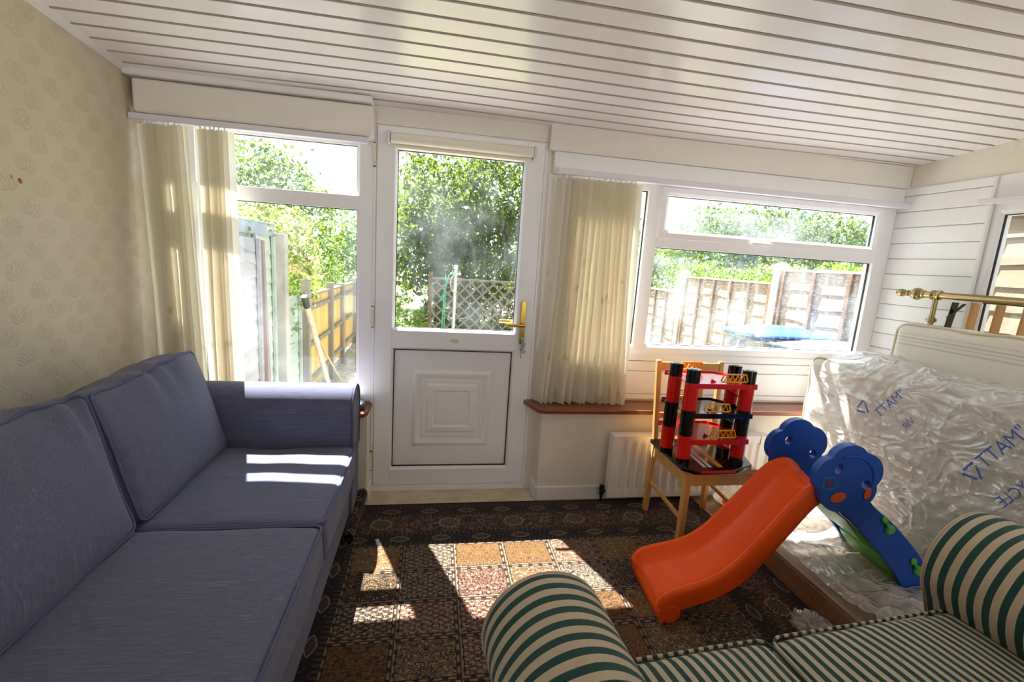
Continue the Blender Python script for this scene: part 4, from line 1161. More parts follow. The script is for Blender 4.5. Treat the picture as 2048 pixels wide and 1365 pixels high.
def mattress(name, label, cx, cy, cz, sx, sy, sz, tilt, seed, group=None):
    t = thing(name, label, 'mattress', (cx, cy, cz-sz/2), 0, group)
    mb = cushion_mesh(sx, sy, sz, 0.05, (0.02, 0.01, 0.012), 44, 0.0, seed)
    rows_ = [(-0.78+i*0.26+(0.13 if j % 2 else 0), -0.30+j*0.20) for i in range(8) for j in range(4)]
    def f(p):
        q = Vector(p)
        s_ = 1 if q.x > 0 else -1
        dimple = 0.0
        for (ry, rz) in rows_:
            d2 = ((q.y-ry)/0.09)**2+((q.z-rz)/0.075)**2
            if d2 < 8: dimple += math.exp(-d2)*0.016
        if abs(q.x) > sx*0.35: q.x -= s_*dimple
        if q.z > sz*0.40:
            q.z -= 0.008*(0.5+0.5*math.cos(q.y*24+seed))*(1-abs(q.x)/sx)
        q += Vector((1, 0, 1))*0.006*noise.noise(Vector((q.y*7+seed, q.z*7, q.x*7)))
        return q
    def pl_(q): return Vector((cx+q.x*math.cos(tilt)+(q.z+sz/2)*math.sin(tilt), cy+q.y, cz-sz/2+(q.z+sz/2)*math.cos(tilt)-q.x*math.sin(tilt)))
    xf(mb, lambda p: pl_(f(p)-Vector((0, 0, 0))))
    body = mb.build('body', 'mattress', t, smooth=True, weld=True)
    for fx in (-sx/2+0.022, sx/2-0.022):
        pp = dense([(fx, a, c_) for a, c_ in rrect(sy/2-0.004, sz/2-0.003, 0.06)])
        MB().tube([tuple(pl_(f(Vector(p))*1.003)) for p in pp], 0.007, 8, True).build('piping', 'matpipe', t, smooth=True)
    for (ry, rz) in rows_:
        if abs(ry) < sy/2-0.05 and abs(rz) < sz/2-0.05:
            c_ = pl_(f(Vector((-sx/2-0.012, ry, rz)))); MB().lathe([(0.0, 0.004), (0.008, 0.002), (0.009, 0.0)], c_, (-1, 0, 0), 10).build('tuft_button', 'matpipe', t)
    return t
mattress('mattress', 'single mattress on edge, white end bare in the sun, rest inside clear plastic', 2.37, 1.43, 0.49, 0.215, 1.90, 0.968, 0.0, 1.0)
mattress('mattress', 'bare cream quilted mattress with grey stripes standing behind the plastic wrapped one', 2.60, 1.17, 0.615, 0.20, 1.93, 1.215, 0.03, 5.0)

# clear plastic sheet over the standing mattress, down its face and over the bed base
pc = thing('plastic_sheet', 'crumpled clear plastic bag with blue print pulled over the standing mattress', 'plastic sheet', (2.2, 1.4, 0.12))
def worley(x, y, z):
    d, _p = noise.voronoi(Vector((x, y, z))); return d[1]-d[0]
prof_p = cr([(2.495, 0.90), (2.47, 0.985), (2.40, 1.008), (2.30, 1.005), (2.238, 0.965), (2.225, 0.86), (2.222, 0.65), (2.218, 0.45), (2.210, 0.28), (2.175, 0.185), (2.09, 0.155), (1.98, 0.150), (1.86, 0.140), (1.76, 0.132), (1.700, 0.128)], 12)
def sheet(u, v):
    i = v*(len(prof_p)-1); i0 = min(int(i), len(prof_p)-2); t = i-i0
    x = prof_p[i0][0]*(1-t)+prof_p[i0+1][0]*t; z = prof_p[i0][1]*(1-t)+prof_p[i0+1][1]*t
    y = 0.32+(2.20-0.32)*u
    if v > 0.56:
        k_ = min(1.0, (v-0.56)/0.10); k_ = k_*k_*(3-2*k_); ya_ = 0.32+0.89*k_; y = ya_+(2.20-0.10*k_-ya_)*u
    face = 1.0 if 0.30 < v < 0.70 else 0.75
    n1 = noise.noise(Vector((y*2.6, z*3.0+x*2, 1.3)))
    def rg_(fy, fz, sh, o):
        return max(0.0, 1.0-abs(noise.noise(Vector((y*fy+z*sh+n1*0.8, z*fz-y*sh+x*2.0, o))))*4.0)
    bul = 0.5+0.5*n1
    disp = 0.010+0.028*bul*face+0.020*rg_(2.2, 4.0, 0.9, 2.0)**2+0.014*rg_(3.6, 6.0, -1.6, 5.0)**2+0.007*rg_(8, 13, 2.0, 8.0)**2+0.004*noise.noise(Vector((y*16, z*20+x*14, 4)))
    if v > 0.70: disp *= 1.0+1.6*max(0, noise.noise(Vector((y*5, x*6, 9))))
    j0, j1 = prof_p[max(i0-3, 0)], prof_p[min(i0+4, len(prof_p)-1)]
    d = Vector((j1[0]-j0[0], j1[1]-j0[1])).normalized(); nx_, nz_ = d[1], -d[0]
    if v < 0.2: pass
    # outward = away from the mattress
    ox, oz = (nx_, nz_)
    if ox > 0.2 and v > 0.15: ox, oz = -ox, -oz
    if v > 0.66 and oz < 0: ox, oz = -ox, -oz
    if v < 0.30 and oz < 0: ox, oz = -ox, -oz
    x += ox*disp; z += oz*disp
    if v > 0.97: z -= 0.010
    return (x, y, max(z, 0.122))
b = MB().grid(sheet, 190, 170); b.build('sheet', 'plastic', pc, smooth=True, fixn=False)
def text_obj(s, size, mat, parent, loc, rx, mirror, name='printed_text'):
    c_ = bpy.data.curves.new(name, 'FONT'); c_.body = s; c_.size = size; c_.align_x = 'CENTER'; c_.align_y = 'CENTER'
    tmp = bpy.data.objects.new('tmp', c_); COL.objects.link(tmp); dg = bpy.context.evaluated_depsgraph_get()
    me = bpy.data.meshes.new_from_object(tmp.evaluated_get(dg)); bpy.data.objects.remove(tmp); 
    # text plane faces -x ; baseline direction in the (y,z) plane at angle rx ; mirror flips it (print seen from its back)
    for v in me.vertices:
        a, c2 = v.co.x*(-1 if mirror else 1), v.co.y
        yy_ = -(a*math.cos(rx)-c2*math.sin(rx)); zz_ = a*math.sin(rx)+c2*math.cos(rx)
        P_ = Vector((loc[0]-0.003, loc[1]+yy_, loc[2]+zz_))
        v.co = P_-Vector(parent_world(parent))
    me.materials.clear(); me.materials.append(MT[mat]); o = bpy.data.objects.new(name, me); COL.objects.link(o); o.parent = parent; return o
text_obj('"MATT', 0.072, 'print', pc, (2.165, 1.318, 0.835), math.radians(60), True)
text_obj('RECYCLE', 0.056, 'print', pc, (2.165, 1.225, 0.72), math.radians(60), True)
text_obj('"MATT', 0.060, 'print', pc, (2.160, 1.765, 0.865), math.radians(55), True)
text_obj('VIR', 0.045, 'print', pc, (2.165, 1.665, 0.80), math.radians(62), True)
# recycling triangle printed next to the lettering
def tri_mark(cy, cz, R_):
    b = MB()
    for k in range(3):
        a0 = PI/2+k*2*PI/3+0.22; a1 = PI/2+(k+1)*2*PI/3-0.30
        p0 = Vector((cy+R_*math.cos(a0), cz+R_*math.sin(a0))); p1 = Vector((cy+R_*math.cos(a1), cz+R_*math.sin(a1)))
        d = (p1-p0).normalized(); n_ = Vector((-d.y, d.x)); w_ = R_*0.14
        for quad in ([p0+n_*w_, p0-n_*w_, p1-n_*w_, p1+n_*w_],): b.add([(2.164, q.x, q.y) for q in quad], [(0, 1, 2, 3)])
        b.add([(2.164, q.x, q.y) for q in (p1+n_*w_*2.2, p1-n_*w_*2.2, p1+d*w_*2.6)], [(0, 1, 2)])
    b.build('printed_mark', 'print', pc)
tri_mark(1.392, 0.70, 0.032); tri_mark(1.90, 0.80, 0.030)

# plastic scrap on the floor by the striped sofa
ps = thing('plastic_bag', 'small crumpled scrap of clear plastic on the rug edge by the bed base', 'plastic bag', (1.575, 1.40, 0.011))
def scrap(u, v):
    a = 2*PI*u; el = v*PI*0.5; r = (0.075+0.02*noise.noise(Vector((math.cos(a)*2, math.sin(a)*2, v*3))))
    k = 1+0.35*noise.noise(Vector((math.cos(a)*4, math.sin(a)*4, v*7)))
    return (1.575+r*math.cos(el)*math.cos(a)*k, 1.40+r*1.2*math.cos(el)*math.sin(a)*k, 0.0115+0.055*math.sin(el)*k)
MB().grid(scrap, 40, 16, closeu=True).build('sheet', 'plastic', ps, smooth=True)

# bed frame standing on its side against the right wall
bf = thing('brass_bed', 'brass railed bed frame with beech slats leaning on the right wall', 'bed frame', (2.86, 1.4, 0))
XB = 2.86
MB().tube([(XB, 2.27, 1.382), (XB, 0.40, 1.382)], 0.019, 18).build('top_rail', 'old_brass', bf, auto=50)
fin = [(0.0, 0.0), (0.014, 0.004), (0.022, 0.018), (0.024, 0.034), (0.018, 0.052), (0.012, 0.058), (0.016, 0.066), (0.018, 0.072), (0.013, 0.080), (0.022, 0.094), (0.034, 0.112), (0.037, 0.128), (0.028, 0.146), (0.020, 0.152), (0.024, 0.160), (0.022, 0.170), (0.019, 0.176)]
MB().lathe(fin, (XB, 2.44, 1.382), (0, -1, 0), 24).build('finial', 'old_brass', bf, auto=60)
MB().lathe([(0.02, 0), (0.028, 0.004), (0.028, 0.012), (0.021, 0.018), (0.021, 0.030), (0.028, 0.036), (0.028, 0.046), (0.02, 0.05)], (XB, 2.232, 1.382), (0, -1, 0), 22).build('collar', 'old_brass', bf, auto=60)
MB().tube([(XB, 2.207, 1.375), (XB, 2.207, 0.02)], 0.013, 14).build('post', 'old_brass', bf, auto=60)
MB().lathe([(0.013, 0), (0.024, 0.006), (0.026, 0.020), (0.016, 0.032), (0.013, 0.036)], (XB, 2.207, 1.222), n=20).build('post_knop', 'old_brass', bf, auto=60)
b = MB(); b.bar((XB+0.02, 2.115, 1.350), (XB+0.02, 2.150, 1.0), 0.006, 0.045, (1, 0, 0)); b.bar((XB+0.02, 2.07, 1.345), (XB+0.02, 2.14, 1.26), 0.006, 0.022, (1, 0, 0)); b.bar((XB+0.02, 2.15, 1.01), (XB+0.02, 2.15, 0.02), 0.006, 0.045, (1, 0, 0))
b.build('steel_bracket', 'black_paint', bf, bevel=0.002)
for i in range(9):
    y_ = 2.035-i*0.115
    MB().bar((XB+0.045, y_, 1.355), (XB+0.045, y_+0.04, 0.15), 0.010, 0.058, (1, 0, 0)).build('slat', 'slatwood', bf, bevel=0.003)
MB().bar((XB+0.045, 2.17, 0.12), (XB+0.045, 0.6, 0.12), 0.03, 0.06).build('bottom_rail', 'black_paint', bf, bevel=0.003)
MB().bar((XB+0.045, 2.0, 1.366), (XB+0.045, 0.6, 1.366), 0.02, 0.02).build('slat_rail', 'black_paint', bf, bevel=0.002)

# white tub behind the chair
bo = thing('bowl', 'white bowl with orange scraps on the floor behind the pine chair', 'bowl', (1.81, 2.285, 0))
MB().lathe([(0.0, 0.002), (0.05, 0.002), (0.085, 0.045), (0.105, 0.090), (0.100, 0.090), (0.080, 0.048), (0.045, 0.008), (0.0, 0.008)], (1.81, 2.285, 0), n=32).build('shell', 'ceramic', bo, auto=50)
for (dx, dy, rr) in ((-0.02, -0.02, 0.03), (0.03, 0.01, 0.028), (0.0, 0.035, 0.025)):
    mb = cushion_mesh(rr*2, rr*1.6, rr*1.3, rr*0.4, n=8); xf(mb, lambda p: p+Vector((1.81+dx, 2.285+dy, 0.055))); mb.build('scrap', 'orange', bo, smooth=True, weld=True)
#PART4
# ------------------------------------------------------------------ garden
def gz(x, y):
    if y < 6.5: return -0.35
    t = min(1.0, (y-6.5)/4.5); return -0.35+0.42*t*t*(3-2*t)
b = MB()
def gf(u, v):
    x = -30+70*u; y = -14+64*v; return (x, y, gz(x, y)+0.03*noise.noise(Vector((x*0.8, y*0.8, 0)))*(1 if y > 5.5 else 0))
b.grid(gf, 90, 120); struct(b.build('ground', 'ground', smooth=True))

def fence_panel(label, x, y0, y1, top, bot, mat, bmat, nb, face=-1, board=0.15, seed=0, group=None, kind='waney', cap=True, warp=1.0):
    t = thing('garden_fence', label, 'fence', (x, (y0+y1)/2, bot), 0, group)
    R = random.Random(seed); b = MB()
    if kind == 'waney':
        z = bot; k = 0
        while z < top-0.03:
            h = min(board, top-z)+0.02; n = 14; tilt = 0.010
            f1, f2 = R.uniform(2, 6), R.uniform(0, 6)
            pts = []
            for i in range(n+1):
                y = y0+(y1-y0)*i/n
                wv = (0.010*math.sin(y*f1*2+f2)+0.006*math.sin(y*13+f2*3))*warp
                pts.append((y, wv))
            vs = []
            for (y, wv) in pts:
                vs += [(x+face*0.014, y, z+wv-0.012), (x+face*0.004, y, z+wv-0.012), (x+face*0.002, y, min(z+h, top)), (x-face*0.006, y, min(z+h, top))]
            fs = []
            for i in range(n):
                a, c_ = i*4, (i+1)*4
                fs += [(a, c_, c_+2, a+2), (a+1, a+3, c_+3, c_+1), (a, a+1, c_+1, c_), (a+2, c_+2, c_+3, a+3)]
            fs += [(0, 2, 3, 1), (n*4, n*4+1, n*4+3, n*4+2)]
            b.add(vs, fs); z += board; k += 1
    else:
        y = y0
        while y < y1-0.01:
            w_ = 0.085; yy1 = min(y+w_+0.012, y1)
            vs = [(x+face*0.006, y, bot), (x+face*0.016, yy1, bot), (x, yy1, bot), (x-0.004*face, y, bot)]
            dz = R.uniform(-0.004, 0.004)
            b.add(vs+[(p[0], p[1], top+dz) for p in vs], [(3, 2, 1, 0), (4, 5, 6, 7), (0, 1, 5, 4), (1, 2, 6, 5), (2, 3, 7, 6), (3, 0, 4, 7)]); y += w_
    b.build('boards', mat, t)
    if kind == 'waney':
        for i in range(nb):
            y = y0+0.03+(y1-y0-0.06)*i/(nb-1)
            MB().box(x+face*0.014, x+face*0.040, y-0.022, y+0.022, bot, top).build('batten', bmat, t, bevel=0.003)
    else:
        for zf in (0.12, 0.50, 0.88):
            z = bot+(top-bot)*zf; MB().box(x+face*0.016, x+face*0.050, y0, y1, z-0.025, z+0.025).build('cross_rail', bmat, t, bevel=0.004)
    if cap: MB().box(x-0.035, x+0.045, y0, y1, top-0.002, top+0.022).build('capping', bmat if kind != 'waney' else 'postpale', t, bevel=0.003)
    return t
def post(label, x, y, top, mat, w_=0.095, group=None, bot=-0.4, cap=True, lean=0.0):
    t = thing('fence_post', label, 'fence post', (x, y, bot), 0, group)
    MB().bar((x, y, bot), (x+lean, y+lean*0.5, top), w_, w_, (0, 1, 0)).build('shaft', mat, t, bevel=0.006)
    if cap:
        MB().add([(x+lean-w_/2, y-w_/2, top), (x+lean+w_/2, y-w_/2, top), (x+lean+w_/2, y+w_/2, top), (x+lean-w_/2, y+w_/2, top), (x+lean, y, top+0.03)], [(0, 1, 4), (1, 2, 4), (2, 3, 4), (3, 0, 4), (3, 2, 1, 0)]).build('weathered_top', mat, t)
    return t
XF = 3.60
G1 = 'pale overlap fence panels on the right boundary'
fence_panel('tallest pale overlap fence panel seen close through the right wall window', XF, 0.75, 2.56, 1.90, -0.33, 'waney_y', 'batten', 2, seed=1, group=G1)
fence_panel('pale overlap fence panel directly behind the wheelie bins', XF, 2.66, 4.29, 1.50, -0.33, 'waney_y', 'batten', 5, seed=2, group=G1)
fence_panel('pale overlap fence panel in the middle of the right back window', XF, 4.40, 6.16, 1.355, -0.33, 'waney_y', 'batten', 6, seed=3, group=G1)
fence_panel('low far fence panel next to the mullion of the right back window', XF, 6.27, 8.10, 1.12, -0.33, 'waney_y', 'batten', 6, seed=4, group=G1)
fence_panel('farthest overlap fence panel seen in the slit beside the cream blind', XF, 8.22, 10.0, 1.02, -0.3, 'waney_y', 'batten', 6, seed=5, group=G1)
G2 = 'pale wooden posts of the right boundary fence'
post('thick pale fence post behind the wheelie bins between panels of different height', XF, 4.345, 1.57, 'postpale', 0.105, G2)
post('pale fence post at the left end of the middle panel', XF, 6.215, 1.44, 'postpale', 0.105, G2)
post('pale fence post between the far low panels', XF, 8.16, 1.20, 'postpale', 0.1, G2)
post('pale fence post at the tallest panel by the right wall window', XF, 2.61, 1.96, 'postpale', 0.105, G2)
# left boundary
XG = -1.40
fence_panel('bleached white overlap fence panel with a ragged edge outside the left window', XG, 2.82, 4.00, 1.47, -0.33, 'whiteboard', 'whiteboard', 2, face=1, board=0.115, seed=11, cap=False, warp=1.8)
fence_panel('grey green overlap panel under the slate blue board beyond the white one', XG-0.06, 3.62, 4.53, 1.50, -0.33, 'greyboard', 'greyboard', 3, face=1, board=0.13, seed=12, cap=False)
t = thing('fence_topping', 'slate blue board along the top of the grey green panel', 'board', (XG-0.05, 4.0, 1.5))
MB().box(XG-0.075, XG-0.035, 3.3, 4.55, 1.503, 1.600).build('plank', 'slateboard', t, bevel=0.004)
MB().box(XG-0.080, XG-0.030, 3.3, 4.55, 1.600, 1.612).build('drip_edge', 'slateboard', t, bevel=0.003)
post('thin old brown post leaning at the ragged edge of the white panel', XG+0.06, 4.03, 1.46, 'purplepost', 0.042, lean=-0.03, cap=False)
post('pale green concrete post at the end of the grey green panel', XG, 4.60, 1.53, 'concrete', 0.10, cap=False)
fence_panel('low grey green overlap panel behind the climbing rose', XG-0.03, 4.66, 5.24, 0.92, -0.33, 'greyboard', 'greyboard', 2, face=1, board=0.13, seed=13, cap=False)
G3 = 'golden featheredge fence panels on the left boundary'
G4 = 'weathered posts of the golden fence'
ys = [(5.36, 6.45), (6.54, 7.26), (7.35, 8.35), (8.45, 9.8)]
lb = ['nearest golden featheredge fence panel behind the leaning poles', 'second golden featheredge fence panel from the leaning poles', 'third golden featheredge fence panel from the leaning poles', 'farthest golden featheredge fence panel at the left window frame']
for i, (a, c_) in enumerate(ys): fence_panel(lb[i], XG, a, c_, 0.885-0.005*i, -0.22+0.03*i, 'goldboard', 'greypost', 0, face=1, seed=20+i, group=G3, kind='feather')
lp = ['stout grey post where the golden fence meets the climbing rose', 'grey post between the first and second golden fence panels', 'grey post between the second and third golden fence panels', 'grey round topped post before the farthest golden fence panel']
for i, y in enumerate((5.30, 6.495, 7.305, 8.40)): post(lp[i], XG+0.03, y, (1.08, 0.99, 0.93, 0.96)[i], 'greypost', 0.085, G4, cap=(i == 3))
for i, (a, c_) in enumerate(((5.36, 7.26), (7.35, 9.8))):
    t = thing('concrete_edging', ['grey concrete gravel board under the near golden fence', 'grey concrete gravel board under the far golden fence'][i], 'gravel board', (XG, (a+c_)/2, -0.38))
    MB().box(XG-0.03, XG+0.02, a, c_, -0.40, -0.215).build('slab', 'concrete', t, bevel=0.004)
t = thing('broom_pole', 'thick wooden pole with a black end leaning outside the left window', 'pole', (-1.06, 5.25, -0.34))
MB().tube([(-1.06, 5.25, -0.34), (-1.15, 4.47, 0.905)], 0.026, 12).build('shaft', 'polewood', t, auto=50)
MB().tube([(-1.148, 4.485, 0.880), (-1.156, 4.42, 0.985)], 0.030, 12).build('end_cap', 'black_rubber', t, auto=50)
t = thing('cane', 'thin pale cane leaning across the thick pole outside the left window', 'cane', (-1.10, 6.05, -0.34))
MB().tube([(-1.10, 6.05, -0.34), (-1.17, 4.62, 0.72)], 0.011, 8).build('shaft', 'postpale', t, smooth=True)

# wheelie bins
def bin_(label, cx, cy, rot, scale=1.0, lid='bluebin'):
    t = thing('wheelie_bin', label, 'bin', (cx, cy, -0.35), rot)
    def P(x, y, z): return (x*scale, y*scale, z*scale)
    def taper(z0, z1, a0, a1, b0, b1, name, mat, bev=0.015):
        vs = [P(s*a0/2, q*b0/2, z0) for s, q in ((-1, -1), (1, -1), (1, 1), (-1, 1))]+[P(s*a1/2, q*b1/2, z1) for s, q in ((-1, -1), (1, -1), (1, 1), (-1, 1))]
        return MB().add(vs, [(3, 2, 1, 0), (4, 5, 6, 7), (0, 1, 5, 4), (1, 2, 6, 5), (2, 3, 7, 6), (3, 0, 4, 7)]).build(name, mat, t, world=False, bevel=bev, seg=3)
    taper(0.06, 1.24, 0.42, 0.56, 0.48, 0.66, 'body', 'greybin'); taper(1.235, 1.285, 0.60, 0.60, 0.72, 0.72, 'rim', 'greybin')
    b = MB()
    def lf(u, v):
        x = (u-0.5)*0.60; y = (v-0.5)*0.80-0.01
        z = 1.292+0.055*(1-(2*u-1)**4)*(1-(2*v-1)**4)+(0.014 if abs(u-0.5) < 0.20 and 0.2 < v < 0.8 else 0)
        return P(x, y, z)
    b.grid(lf, 21, 21); b.build('lid', lid, t, world=False, smooth=True, solid=0.012)
    MB().tube([P(-0.24, 0.40, 1.30), P(0.24, 0.40, 1.30)], 0.018*scale, 10).build('handle_bar', lid, t, world=False, smooth=True)
    for s in (-1, 1): MB().lathe([(0.0, -0.025), (0.09, -0.025), (0.10, -0.015), (0.10, 0.015), (0.09, 0.025), (0.0, 0.025)], P(s*0.25, 0.27, 0.10), (1, 0, 0), 24).build('wheel', 'black_rubber', t, world=False, auto=40)
    return t
bin_('wheelie bin with a bright blue lid, left of the pair outside the right window', 3.13, 3.70, math.radians(86), 0.98)
bin_('wheelie bin with a paler blue lid, right of the pair by the window frame', 3.15, 3.10, math.radians(88), 0.95, 'greybin')

# washing line post and lattice
t = thing('line_post', 'galvanised washing line post in the garden behind the door glass', 'post', (0.31, 7.0, -0.32))
MB().tube([(0.315, 7.0, -0.33), (0.322, 7.0, 1.27)], 0.027, 14).build('pole', 'galv', t, auto=50)
MB().lathe([(0.033, 0), (0.036, 0.01), (0.033, 0.05), (0.0, 0.055)], (0.322, 7.0, 1.26), n=16).build('cap', 'galv', t, auto=50)
MB().tube([(0.24, 6.98, 1.19), (0.40, 7.0, 1.17)], 0.010, 8).build('hook_bar', 'galv', t, smooth=True)
MB().tube([(0.322+0.075*math.cos(a)+0.0, 6.97, 1.04+0.14*math.sin(a)) for a in [math.radians(100+i*14) for i in range(15)]], 0.007, 8).build('rope_loop', 'postpale', t, smooth=True)
t = thing('washing_line', 'green washing line hanging down from the galvanised post', 'rope', (0.15, 6.95, 1.2))
MB().tube([(0.30, 6.97, 1.20), (0.22, 6.96, 1.16), (0.17, 6.95, 0.95), (0.15, 6.95, 0.6), (0.14, 6.95, 0.2), (0.13, 6.95, -0.1)], 0.008, 6).build('cord', 'rope', t, smooth=True)
MB().tube([(0.17, 6.96, 1.17), (0.19, 6.95, 0.98), (0.09, 6.95, 0.75), (0.18, 6.95, 0.88), (0.175, 6.95, 0.2), (0.17, 6.95, -0.1)], 0.007, 6).build('loose_end', 'rope', t, smooth=True)
t = thing('trellis', 'grey wooden diamond lattice panel below the big tree', 'lattice', (0.62, 8.1, 0.0))
b = MB(); x0, x1, z0, z1 = -0.05, 1.55, -0.10, 1.05; yl = 8.1
for fam in (1, -1):
    k = -12
    while k < 14:
        c_ = x0+k*0.20; pts = []
        # segment of z = z0 + fam*(x-c_) inside the rectangle
        xa, xb = (c_, c_+(z1-z0)) if fam == 1 else (c_-(z1-z0), c_)
        xa2, xb2 = max(xa, x0), min(xb, x1)
        if xb2-xa2 > 0.04:
            b.bar((xa2, yl+0.008*fam, z0+fam*(xa2-c_)), (xb2, yl+0.008*fam, z0+fam*(xb2-c_)), 0.008, 0.030, (0, 0, 1))
        k += 1
b.build('slats', 'lattice', t)
for (a, c_) in (((x0, yl, z0), (x0, yl, z1)), ((x1, yl, z0), (x1, yl, z1)), ((x0, yl, z0), (x1, yl, z0)), ((x0, yl, z1), (x1, yl, z1))): MB().bar(a, c_, 0.035, 0.035).build('edge_rail', 'lattice', t)
MB().box(x0-0.04, x0+0.03, yl-0.03, yl+0.03, -0.35, z1+0.1).build('post', 'bark', t); MB().box(x1-0.03, x1+0.04, yl-0.03, yl+0.03, -0.35, z1+0.1).build('post', 'bark', t)

# ------------------------------------------------------------------ planting
def foliage(mb_name, blobs, size, mat, parent, seed, clump=0.35, asp=0.55, per=16, droop=0.3):
    R = np.random.default_rng(seed); Vs = []; 
    for (cx, cy, cz, rx, ry, rz, n) in blobs:
        nc = max(4, n//per)
        d = R.normal(size=(nc, 3)); d /= np.linalg.norm(d, axis=1)[:, None]
        rad = R.uniform(0.35, 1.0, nc)**0.45*(1+0.16*np.sin(d[:, 0]*5+seed)+0.14*np.sin(d[:, 2]*7+d[:, 1]*4+seed))
        c = np.array([cx, cy, cz])+d*rad[:, None]*np.array([rx, ry, rz])
        cs = clump*min(rx, ry, rz)*R.uniform(0.35, 0.8, nc)
        idx = np.repeat(np.arange(nc), per)
        p = c[idx]+R.normal(size=(len(idx), 3))*cs[idx][:, None]*np.array([1, 1, 0.75])
        Vs.append(p)
    P = np.concatenate(Vs); n = len(P)
    t = R.normal(size=(n, 3)); t[:, 2] -= droop; t /= np.linalg.norm(t, axis=1)[:, None]
    q = R.normal(size=(n, 3)); q -= (q*t).sum(1)[:, None]*t; q /= np.linalg.norm(q, axis=1)[:, None]
    nn = np.cross(t, q); s = size*R.uniform(0.6, 1.35, n)[:, None]
    a = P-t*s*0.5; b_ = P+q*s*0.5*asp+nn*s*0.10; c_ = P+t*s*0.5; d_ = P-q*s*0.5*asp+nn*s*0.10
    verts = np.stack([a, b_, c_, d_], 1).reshape(-1, 3)
    off = np.array(parent_world(parent)); verts = (verts-off).astype(np.float32)
    me = bpy.data.meshes.new(mb_name); me.vertices.add(4*n); me.vertices.foreach_set('co', verts.ravel())
    me.loops.add(4*n); me.loops.foreach_set('vertex_index', np.arange(4*n, dtype=np.int32))
    me.polygons.add(n); me.polygons.foreach_set('loop_start', np.arange(0, 4*n, 4, dtype=np.int32)); 
    me.polygons.foreach_set('loop_total', np.full(n, 4, dtype=np.int32))
    me.update(calc_edges=True); me.validate()
    me.materials.append(MT[mat]); o = bpy.data.objects.new(mb_name, me); COL.objects.link(o); o.parent = parent; return o
def plant(name, label, cat, base, blobs, size, mat, seed, stems=(), group=None, **kw):
    t = thing(name, label, cat, base, 0, group)
    foliage('foliage', blobs, size, mat, t, seed, **kw)
    if stems:
        for st in stems:
            pts, r = st; rr = [r*(1-0.6*i/(len(pts)-1)) for i in range(len(pts))]
            MB().tube(cr([tuple(p) for p in pts], 3), [r*(1-0.6*i/((len(pts)-1)*3)) for i in range((len(pts)-1)*3+1)], 8).build('trunk', 'bark', t, smooth=True)
    return t
GT = 'trees beyond the garden'
plant('tree', 'dense dark tree filling the left half of the door glass', 'tree', (0.1, 10.0, 0.0),
      [(0.15, 10.2, 2.35, 1.0, 0.9, 1.15, 5200), (-0.35, 10.0, 1.5, 0.75, 0.7, 0.9, 2600), (0.6, 10.0, 1.1, 0.8, 0.7, 0.8, 2600)], 0.105, 'leaf_dark', 41,
      stems=[([(0.1, 10.1, -0.1), (0.15, 10.1, 0.9), (0.05, 10.2, 1.8), (0.2, 10.2, 2.8)], 0.09), ([(0.5, 10.0, 0.0), (0.6, 10.0, 1.0), (0.75, 10.1, 2.2)], 0.05)], group=GT)
plant('tree', 'tall many stemmed tree filling the right half of the door glass', 'tree', (1.5, 10.6, 0.0),
      [(1.45, 10.8, 2.9, 1.15, 0.8, 1.0, 4800), (2.1, 10.6, 1.7, 0.7, 0.6, 1.2, 2200), (1.1, 11.0, 1.9, 0.7, 0.5, 0.8, 1300)], 0.11, 'leaf_dark', 42,
      stems=[([(1.15+0.17*i, 10.3, -0.1), (1.18+0.2*i, 10.3, 1.2), (1.1+0.26*i, 10.4, 2.6)], 0.030) for i in range(6)], group=GT)
plant('tree', 'sunlit yellow green tree behind the stems seen through the door', 'tree', (1.2, 12.2, 0.0),
      [(1.2, 12.4, 1.6, 1.5, 0.7, 1.5, 3200), (-0.6, 12.4, 2.2, 1.0, 0.7, 1.3, 1600)], 0.12, 'leaf_light', 43, stems=[([(1.2, 12.4, -0.1), (1.25, 12.4, 1.5), (1.1, 12.4, 2.6)], 0.08)], group=GT)
plant('shrub', 'dark low undergrowth behind the lattice panel', 'shrub', (0.9, 8.8, 0.0),
      [(0.35, 8.9, 0.35, 0.6, 0.4, 0.5, 1800), (1.35, 8.9, 0.45, 0.8, 0.4, 0.6, 2400), (1.0, 9.3, 0.9, 0.9, 0.4, 0.5, 1500)], 0.075, 'leaf_dark', 44, stems=[([(0.9, 8.9, -0.2), (0.9, 8.9, 0.6)], 0.03)])
plant('shrub', 'small bright green shrub beside the garden path', 'shrub', (-0.25, 8.7, -0.1), [(-0.22, 8.7, 0.28, 0.17, 0.17, 0.22, 420), (-0.62, 9.2, 0.40, 0.22, 0.2, 0.45, 500)], 0.07, 'leaf_light', 45, stems=[([(-0.25, 8.7, -0.2), (-0.24, 8.7, 0.3)], 0.015)])
plant('tree', 'airy tree against the white sky in the upper left pane', 'tree', (-5.4, 14.0, 0.0),
      [(-5.6, 14, 3.3, 1.5, 1.2, 1.2, 2400), (-4.3, 14, 2.9, 1.0, 1.0, 0.95, 1500), (-3.4, 14, 2.5, 0.75, 0.8, 0.8, 1000)], 0.13, 'leaf_blue', 46, stems=[([(-5.4, 14, -0.2), (-5.4, 14, 1.6), (-5.7, 14, 3.4)], 0.12), ([(-5.4, 14, 1.4), (-4.3, 14, 3.0)], 0.06)], group=GT)
plant('tree', 'leafy green tree in the lower left pane beside the window jamb', 'tree', (-2.7, 12.0, 0.0),
      [(-2.9, 12, 1.25, 1.0, 0.8, 0.95, 2600), (-1.9, 12, 1.2, 0.8, 0.8, 1.0, 2300), (-3.9, 12.2, 1.4, 0.9, 0.8, 0.9, 1500)], 0.11, 'leaf_mid', 47, stems=[([(-2.7, 12, -0.2), (-2.7, 12, 1.4)], 0.09)], group=GT)
